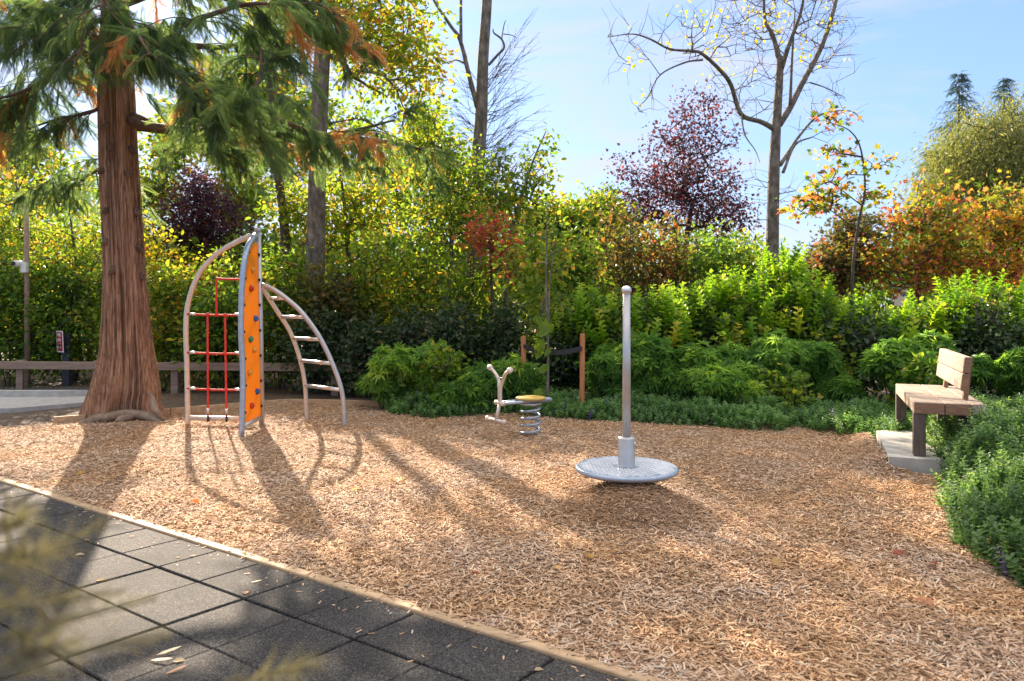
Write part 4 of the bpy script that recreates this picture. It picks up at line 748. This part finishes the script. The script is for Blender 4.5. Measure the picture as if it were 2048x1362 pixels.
# rear mixed row (left part to centre)
for a in [(20, 500, 190, 13.9, 'l_green', (.55, .25), 'green leafy shrub behind the slim pole'), (135, 520, 170, 14.0, 'l_green', (.5, .25), 'green leafy shrub behind the fire lane sign'), (-90, 480, 180, 13.8, 'l_green', (.5, .25), 'green leafy shrub at the left edge behind the fence'),
          (340, 520, 150, 13.3, 'l_yg', (.62, .28), 'yellow-green shrub between cedar trunk and red net'), (440, 560, 130, 13.0, 'l_green', (.6, .25), 'green shrub filling the red rope net'), (560, 500, 150, 13.2, 'l_yg', (.45, .28), 'yellowing shrub right behind the climbing mast'),
          (660, 520, 150, 13.0, 'l_brown', (.4, .28), 'dull brownish shrub behind the curved ladder'), (740, 480, 150, 13.4, 'l_yg', (.6, .28), 'yellow-green shrub right of the curved ladder'), (840, 460, 150, 13.3, 'l_yg', (.62, .28), 'bright yellow-green shrub left of the small red maple'),
          (930, 510, 150, 12.8, 'l_yg', (.55, .28), 'yellow-green shrub below the red maple leaves'), (1150, 440, 150, 13.2, 'l_yg', (.48, .28), 'olive shrub left of the spinner pole top'), (1240, 400, 150, 14.0, 'l_brown', (.5, .3), 'tall reddish-brown shrub above the spinner pole'),
          (1330, 420, 150, 14.0, 'l_brown', (.62, .32), 'tall shrub with orange tips below the purple tree'), (1420, 450, 150, 13.6, 'l_green', (.6, .26), 'tall green shrub right of the orange-tipped shrub'), (1500, 470, 120, 13.4, 'l_green', (.7, .25), 'green shrub at the foot of the open forked tree')]:
    shrub(a[0], a[1], a[2], a[3], M[a[4]], a[5], a[6], nodes=200, per=16, ls=.10, sig=.15, zlow=.1)
# dark evergreen shrubs
for a in [(830, 620, 140, 11.9, 'dark glossy evergreen left of the young sapling, the broader one'), (905, 600, 120, 11.8, 'dark glossy evergreen directly above the rocker handle'), (1010, 610, 110, 11.9, 'dark evergreen behind the left tree stake'), (1130, 640, 110, 11.6, 'dark evergreen between the two tree stakes'), (1440, 600, 130, 11.6, 'dark evergreen with brown leaves right of the spinner pole'),
          (1570, 610, 150, 11.8, 'dark evergreen below the bright shoots left of centre right'), (1715, 620, 130, 10.9, 'dark evergreen left of the bench'), (1965, 590, 110, 10.6, 'dark evergreen column right of the bench backrest'), (640, 620, 150, 12.5, 'dark evergreen behind the ladder rungs'), (740, 640, 110, 12.2, 'dark evergreen at the end of the rail fence'), (1280, 640, 140, 11.7, 'dark evergreen behind the lower spinner pole')]:
    shrub(a[0], a[1], a[2], a[3], M['l_dark'], (.5, .3), a[4], nodes=150, per=17, ls=.085, group='dark evergreen shrubs', name='evergreen_shrub', zlow=.05)
# bright shoot hedge
for a in [(1160, 560, 120, 11.6), (1235, 570, 110, 11.5), (1310, 575, 110, 11.4), (1400, 545, 120, 11.5), (1480, 540, 120, 11.5), (1555, 475, 130, 11.9), (1630, 545, 120, 11.4), (1710, 590, 130, 11.6), (1800, 590, 130, 11.2), (1880, 560, 120, 11.2), (1950, 540, 120, 11.4), (2030, 560, 120, 11.0)]:
    nm = {1160: 'bright laurel shoots between sapling and spinner pole', 1235: 'bright laurel shoots directly behind the ball cap', 1310: 'bright laurel shoots just right of the spinner pole', 1400: 'tall bright laurel clump under the purple tree', 1480: 'second bright laurel clump left of the open tree', 1555: 'tallest bright yellow-green laurel clump at the foot of the open tree', 1630: 'laurel clump just right of the tallest clump', 1710: 'laurel clump left of the white banner', 1800: 'laurel clump under the white banner', 1880: 'laurel clump above the bench backrest', 1950: 'laurel clump right of the bench backrest', 2030: 'laurel clump at the right edge of the view'}[a[0]]
    shrub(a[0], a[1]+25, a[2], a[3], M['l_green'], (.5, .26), nm, nodes=120, per=14, ls=.085, shoots=46, group='bright laurel shrubs with upright shoots', name='laurel_shrub', zlow=.3)
# sapling with big leaves
o = tree('sapling', [[base(1094, 9.83), P(1096, 700, 9.83), P(1092, 560, 9.9), P(1095, 400, 9.9)], [P(1096, 660, 9.83), P(1100, 560, 9.9), P(1112, 470, 9.9)]], [[.02, .017, .012, .005], [.012, .005]], [blob(1070, 520, 60, 80, 10.5, .4), blob(1110, 500, 45, 70, 10.4, .35), blob(1095, 600, 50, 40, 10.4, .3)], 120, 10, .085, LEAF, M['l_yg'], M['bark_alder'], 'young sapling strapped between two orange-brown stakes', group=None, tint=(.6, .25), tmin=.002, tw_r=.0008, sig=.13)
n = 16; f = MB(); inst(f, LEAF, P(1084, 690, 9.7)+rnd(n, 1)*np.array([.07, .06, .24]), rnd(n, .5)-UP*.6+np.array([-.2, -.3, 0]), rnd(n, .4)+np.array([0, -1, .5]), rng.uniform(.14, .2, n), rng.uniform(.5, .7, n)); f.build('large_leaves', M['l_yg'], o)
# fine-leaved green mounds
def mound(px, yt, w_, D, lab, sd_=0, hz_=None, m='l_choisya', sz=.15, n=560, tn=.5):
    top = P(px, yt, D)[2]; c = base(px, D, 0); wm = w_*D/F*.5; o = root('fine_leaved_bush', (c[0], c[1], 0), lab, 'bush', 'fine-leaved green bushes in front of the hedge')
    f = MB(); st = MB(); nl = max(7, int(w_/12)); lc = c+np.stack([rng.uniform(-.75, .75, nl)*wm, rng.uniform(-.7, .4, nl)*.5, rng.uniform(.35, .8, nl)*top], -1); lr = rng.uniform(.22, .50, nl)*min(wm, top)+.05; lc[:, 2] = np.minimum(lc[:, 2], top-lr*.7)
    idx = rng.integers(0, nl, n); d_ = rndu(n); d_[:, 2] = np.abs(d_[:, 2])*.9-.15; d_ = nrm(d_); p = lc[idx]+d_*lr[idx, None]*rng.uniform(.6, 1.3, (n, 1))**1.0*np.array([1.1, 1, 1]); k_ = p[:, 2] > .02; p = p[k_]; d_ = d_[k_]; n = len(p)
    nn = nrm(d_+UP*.6+rnd(n, .45)); dd_ = np.cross(nn, rndu(n)); inst(f, WH, p, dd_, nn, rng.uniform(.7, 1.15, n)*sz, np.clip(rng.normal(tn+rng.uniform(-.16, .12), .14, n)+rng.normal(0, .09, nl)[idx[k_]], 0, 1))
    for q_ in lc: tube(st, [c+(q_-c)*np.array([.2, .2, 0])-UP*.05, c+(q_-c)*np.array([.7, .7, .6]), q_], [.012, .005], 5)
    for k in range(0, n, 5):
        j = idx[k_][k]; tube(st, [lc[j], p[k]], [.004, .0025], 3, cap=False)
    st.build('stems', M['bark_dark'], o); f.build('foliage', M[m], o); return o
for a in [(830, 702, 150, 10.6, 'fine-leaved bush right of the end of the rail fence'), (770, 740, 80, 10.6, 'low fine-leaved bush at the right end of the back edging'), (940, 735, 100, 10.2, 'fine-leaved bush behind the left rocker handle'), (1030, 722, 80, 10.5, 'fine-leaved bush behind the rocker seat around the left stake'),
          (1250, 680, 125, 10.2, 'fine-leaved bush directly behind the spinner pole'), (1310, 690, 130, 10.3, 'fine-leaved bush just right of the spinner pole'), (1400, 690, 130, 10.1, 'fine-leaved bush two widths right of the spinner pole'), (1510, 680, 140, 10.1, 'broad light-tipped fine-leaved bush in the middle right'), (1600, 685, 140, 10.2, 'broad fine-leaved bush left of the dark gap beside the bench'),
          (1460, 740, 100, 9.6, 'lower fine-leaved bush just above the catmint strip'), (1790, 665, 110, 9.6, 'fine-leaved bush behind the far end of the bench seat'), (1880, 660, 120, 9.9, 'fine-leaved bush behind the bench backrest'), (2040, 700, 100, 9.5, 'fine-leaved bush at the right edge behind the bench'), (1680, 760, 60, 9.9, 'small fine-leaved bush low in the dark gap left of the bench')]:
    mound(*a)
for a in [(885, 700, 90, 10.2, 'l_yg', (.5, .25), 'broad-leaved light shrub left of the rocker handle'), (1268, 650, 80, 10.7, 'l_yg', (.5, .25), 'broad-leaved light shrub rising beside the spinner pole'), (1455, 655, 90, 10.6, 'l_yg', (.55, .25), 'broad-leaved light shrub among the fine-leaved bushes right of the pole'), (1560, 735, 80, 9.6, 'l_green', (.7, .22), 'low broad-leaved shrub in front of the broad fine-leaved bush'), (1660, 655, 90, 10.7, 'l_yg', (.5, .25), 'broad-leaved light shrub left of the dark gap by the bench'), (1835, 715, 70, 9.2, 'l_green', (.7, .22), 'broad-leaved shrub just behind the far bench seat')]:
    shrub(a[0], a[1], a[2], a[3], M[a[4]], a[5], a[6], nodes=70, per=14, ls=.085, sig=.10, zlow=.05, rd=.35, group='broad-leaved shrubs among the front bushes')
# ------------------------------------------------------------ catmint ground cover (stuff)
def cover(name, pl, hf, n, lab, sz, m):
    pl = np.array(pl); x = rng.uniform(pl[:, 0].min(), pl[:, 0].max(), n); y = rng.uniform(pl[:, 1].min(), pl[:, 1].max(), n); k_ = inside(x, y, pl); x = x[k_]; y = y[k_]
    e = np.full(len(x), 9.)
    for i in range(len(pl)):
        a = pl[i]; b_ = pl[(i+1) % len(pl)]; t_ = np.clip(((x-a[0])*(b_[0]-a[0])+(y-a[1])*(b_[1]-a[1]))/((b_-a)@(b_-a)), 0, 1); e = np.minimum(e, np.hypot(x-a[0]-t_*(b_[0]-a[0]), y-a[1]-t_*(b_[1]-a[1])))
    h_ = hf(x, y)*np.clip(e/.32, .0, 1)**.5; lump = .72+.28*np.sin(x*6.3+np.sin(y*4.1)*1.4)*np.sin(y*5.7+np.cos(x*3.3)); h_ = h_*lump
    u_ = 1-rng.random(len(x))**2.0*.85; z_ = h_*u_-.03; nn = len(x)
    f = MB(); d_ = np.stack([rng.normal(0, .4, nn), rng.normal(-.1, .4, nn), np.ones(nn)], -1); tn = np.clip(rng.normal(.45, .14, nn)+.1*np.sin(x*3+y*2), 0, .86); tn[rng.random(nn) < .012] = 1
    inst(f, MINT, np.stack([x, y, z_], -1), d_, rndu(nn), rng.uniform(.75, 1.25, nn)*sz, tn); tag(f.build(name, m), lab, 'ground cover', kind='stuff')
cover('catmint_strip', [(-1.85, 10.6), (-1.55, 9.75), (-1.0, 9.55), (-.45, 9.75), (-.1, 9.95), (.35, 9.6), (1.2, 9.15), (2.2, 8.85), (3.1, 8.65), (3.6, 9.2), (3.3, 10.6)], lambda x, y: .27+.0*x, 9500, 'low grey-green catmint carpeting the bed behind the spring rocker and spinner', .125, M['l_mint'])
cover('catmint_patch', [(3.35, 9.3), (3.45, 8.6), (3.83, 8.0), (4.05, 7.75), (4.5, 7.9), (5.2, 9.6), (4.2, 10.4)], lambda x, y: .25+.0*x, 3600, 'low grey-green catmint patch beyond the concrete slab', .12, M['l_mint'])
cover('catmint_bed', [(2.62, 3.85), (2.68, 4.5), (3.0, 5.2), (3.42, 5.95), (3.66, 6.35), (3.70, 6.6), (4.5, 8.5), (5.3, 9.2), (7.5, 9.5), (8.5, 6), (7, 2.5), (3.6, 2.4), (2.8, 3.4)], lambda x, y: .42+.04*np.sin(x*2)+.22*np.exp(-((x-4.1)**2+(y-6.0)**2)/.4), 27000, 'mounded light green catmint bed along the right side below the bench', .135, M['l_mint2'])
# low leafy litter below the hedge keeps the bed closed
# ------------------------------------------------------------ banner behind hedge, orange guard
bnr = root('street_banner', (8.9, 16.5, 0), 'small white banner with blue marks seen above the right hedge', 'banner')
q = P(1802, 592, 16.5); tube(MB(), [(q[0]-.17, 16.55, -.08), (q[0]-.17, 16.55, q[2]+.3)], .02, 8).build('pole', M['steel'], bnr)
pn = box(MB(), q, (.15, 0, 0), (0, .006, 0), (0, 0, .22)).build('cloth', M['white'], bnr)
for x_, z_ in ((-.05, .12), (.06, .04)): rsub(pn, 'blue_mark', box(MB(), q+np.array([x_, -.009, z_]), (.035, 0, 0), (0, .002, 0), (0, 0, .05), bev=.001), M['holdblue'])
tg = root('tree_guard', (P(2003, 650, 15)[0], 15, 0), 'slender young street tree with an orange guard at the right edge', 'tree guard')
q = P(2003, 610, 15); tube(MB(), [(q[0], 15, -.08), (q[0]+.06, 15, q[2]), P(2018, 470, 15)], [.035, .03, .02], 10).build('stem', M['bark_alder'], tg, True)
tube(MB(), [P(2000, 700, 14.9), P(2003, 612, 14.9)], .06, 10).build('guard', M['holdyel'], tg)
# ------------------------------------------------------------ fallen leaves
FLV = [(803, 972, .085, .95, 'bright yellow fallen leaf on the chips between climbing frame and spinner'), (165, 955, .07, .85, 'orange fallen leaf on the chips in the cedar shadow'), (1785, 1111, .075, .05, 'dark red fallen leaf on the chips near the catmint bed'), (1858, 1133, .055, .05, 'small red fallen leaf closest to the catmint bed'),
       (1910, 1010, .06, .1, 'reddish fallen leaf at the edge of the catmint bed'), (1868, 1225, .09, .35, 'pinkish brown fallen leaf on chips at the lower right'), (1185, 1130, .06, .85, 'mustard fallen leaf on chips below the spinner mound'), (1120, 1150, .055, .8, 'small ochre fallen leaf left of the mustard one')]
for px, py, s_, t_, l in FLV:
    p = G(px, py); p[2] = gz(p[0], p[1])+.022; m_ = MB(); a = rng.random()*6; inst(m_, MAPLE if s_ > .06 else LEAF, p[None], np.array([[math.cos(a), math.sin(a), .15]]), np.array([[.1, -.25, 1.]]), s_, np.array([t_])); tag(m_.build('fallen_leaf', M['l_dry'], origin=p), l, 'leaf', 'fallen leaves')
for px, py, s_, t_, a, l in [(312, 1312, .10, .6, .6, 'long pale dry leaf on the rubber tiles at bottom left, upper one of a pair'), (300, 1322, .10, .66, -.1, 'long pale dry leaf on the rubber tiles at bottom left, lower one of a pair'), (330, 1350, .09, .3, .7, 'reddish dry leaf at the bottom edge of the rubber tiles'), (490, 1190, .05, .4, 1.8, 'small curled brown leaf where two tile joints cross'), (502, 1166, .06, .66, .3, 'thin pale leaf near the crossing tile joints'),
       (128, 1197, .06, .25, .1, 'small red-brown leaf among the grass blades on the tiles'), (190, 1163, .05, .62, .4, 'tiny pale leaf on the tiles left of centre joint'), (1068, 1342, .04, .55, .2, 'tiny curled leaf on the tiles by the nearest edging board'), (345, 1325, .05, .6, .3, 'short pale leaf beside the long dry leaves'), (150, 1112, .05, .6, .5, 'tiny straw-coloured leaf on shaded tiles')]:
    p = G(px, py); p[2] = .004; m_ = MB(); inst(m_, tmpl([(0, 0, 0), (.10, .3, .02), (.09, .7, .05), (0, 1, .08), (-.09, .7, .05), (-.1, .3, .02)], f4=[(0, 1, 2, 3), (0, 3, 4, 5)]) if s_ > .055 else LEAF, p[None], np.array([[math.cos(a), math.sin(a), .05]]), np.array([[.1, -.1, 1.]]), s_, np.array([t_])); tag(m_.build('fallen_leaf', M['l_dry'], origin=p), l, 'leaf', 'fallen leaves')
lm = []
for v_ in range(5):
    m_ = MB(); inst(m_, [LEAF, DIA, LEAF, MAPLE, LEAF][v_], np.zeros((1, 3)), np.array([[1, 0, .1]]), np.array([[.2, -.3, 1.]]), .05, np.array([[.1, .3, .45, .75, .55][v_]])); lm.append(m_.build('fallen_leaf', M['l_dry'], origin=(0, 0, 0)))
for k in range(60):
    y = rng.uniform(3.2, 9.8); x = rng.uniform(-.62, .55)*y
    if not inside(np.array([x]), np.array([y]))[0]: continue
    o = lm[k % 5] if k < 5 else lm[k % 5].copy()
    if k >= 5: COL.objects.link(o)
    o.location = (x, y, float(gz(x, y))+.018); o.rotation_euler = (rng.normal(0, .3), rng.normal(0, .3), rng.uniform(0, 6.28)); o.scale = [rng.uniform(.6, 1.3)]*3
    tag(o, 'small curled brown leaf lying among the wood chips', 'leaf', 'small dry leaves scattered over the chips')
for o in lm:
    if 'label' not in o: bpy.data.objects.remove(o)
# ------------------------------------------------------------ foreground fountain grass
gr = root('fountain_grass', (-.95, .55, -.0), 'out-of-focus fountain grass with soft plumes in the near left corner', 'grass plant')
def GP(px, py, D): return P(px, py, D)
blades = MB(); g0 = np.array([-.86, .40, 0.])
arcs = [[(-200, 1300, .75), (40, 1130, .9), (200, 1040, 1.0)], [(-180, 1340, .7), (60, 1200, .85), (160, 1080, .95)], [(-150, 1400, .7), (100, 1240, .8), (340, 1200, .9)], [(-60, 1460, .7), (150, 1330, .8), (400, 1250, .9)], [(100, 1500, .7), (330, 1380, .8), (620, 1320, .9)]]
for k in range(60):
    a = rng.uniform(-1.1, 1.5); r_ = rng.uniform(.15, .55); h_ = rng.uniform(.55, 1.02); dv = np.array([math.cos(a)*.8+.25, math.sin(a)*.6, 0]); p0 = g0+rnd(1, .06)[0]*np.array([1, 1, 0]); pts_ = cat_rom([p0, p0+dv*r_*.25+UP*h_*.6, p0+dv*r_*.7+UP*h_*.95, p0+dv*r_*1.25+UP*h_*.86], 5)
    w_ = .0035*np.array([1]*(len(pts_)-1)+[.1]); sd = nrm(np.cross(dv, UP)); v = np.stack([pts_-sd*w_[:, None], pts_+sd*w_[:, None]], 1).reshape(-1, 3); blades.add(v, [np.array([(2*i, 2*i+1, 2*i+3, 2*i+2) for i in range(len(pts_)-1)])], rng.uniform(.2, .9))
plume = MB()
PL = [[(-60, 1180, .80), (20, 1140, .82), (120, 1090, .86), (215, 1040, .92)], [(-80, 1120, .8), (30, 1110, .84), (100, 1105, .88)], [(-60, 1300, .72), (60, 1265, .75), (180, 1225, .80), (315, 1195, .85)], [(-40, 1390, .7), (90, 1330, .74), (230, 1290, .78), (330, 1270, .8)], [(-90, 1230, .75), (10, 1210, .76), (130, 1200, .8), (250, 1180, .84)], [(-60, 1345, .7), (60, 1310, .72), (150, 1280, .74)], [(350, 1460, .8), (470, 1380, .82), (560, 1345, .85), (640, 1325, .88)], [(-60, 1060, .85), (10, 1050, .88), (50, 1035, .9)]]
for l in PL:
    c_ = cat_rom([P(q[0], q[1], q[2]*.72) for q in l], 8); b_ = c_[0]; st = cat_rom([g0, (g0+b_)/2+UP*.25, b_, c_[len(c_)//2], c_[-1]], 6); tube(plume, st, [.002, .0012], 4, tint=.7, cap=False)
    n = 190; t_ = rng.random(n)*(len(c_)-1); i = np.minimum(t_.astype(int), len(c_)-2); p = c_[i]+(c_[i+1]-c_[i])*(t_-i)[:, None]; ax_ = nrm(c_[i+1]-c_[i]); d_ = nrm(ax_*1.0+rndu(n)*1.0); s_ = .034*(np.sin(np.clip(t_/(len(c_)-1), .04, .97)*math.pi)**.5)
    inst(plume, tmpl([(-.013, 0, 0), (.013, 0, 0), (0, 1, 0)], f3=[(0, 1, 2)]), p, d_, rndu(n), s_, rng.uniform(.2, .9, n))
blades.build('blades', M['l_grass'], gr); plume.build('plumes', M['l_grass'], gr)
for o in bpy.data.objects:
    if '_o' in o: del o['_o']
print('leaves', NL, 'objs', len(bpy.data.objects))
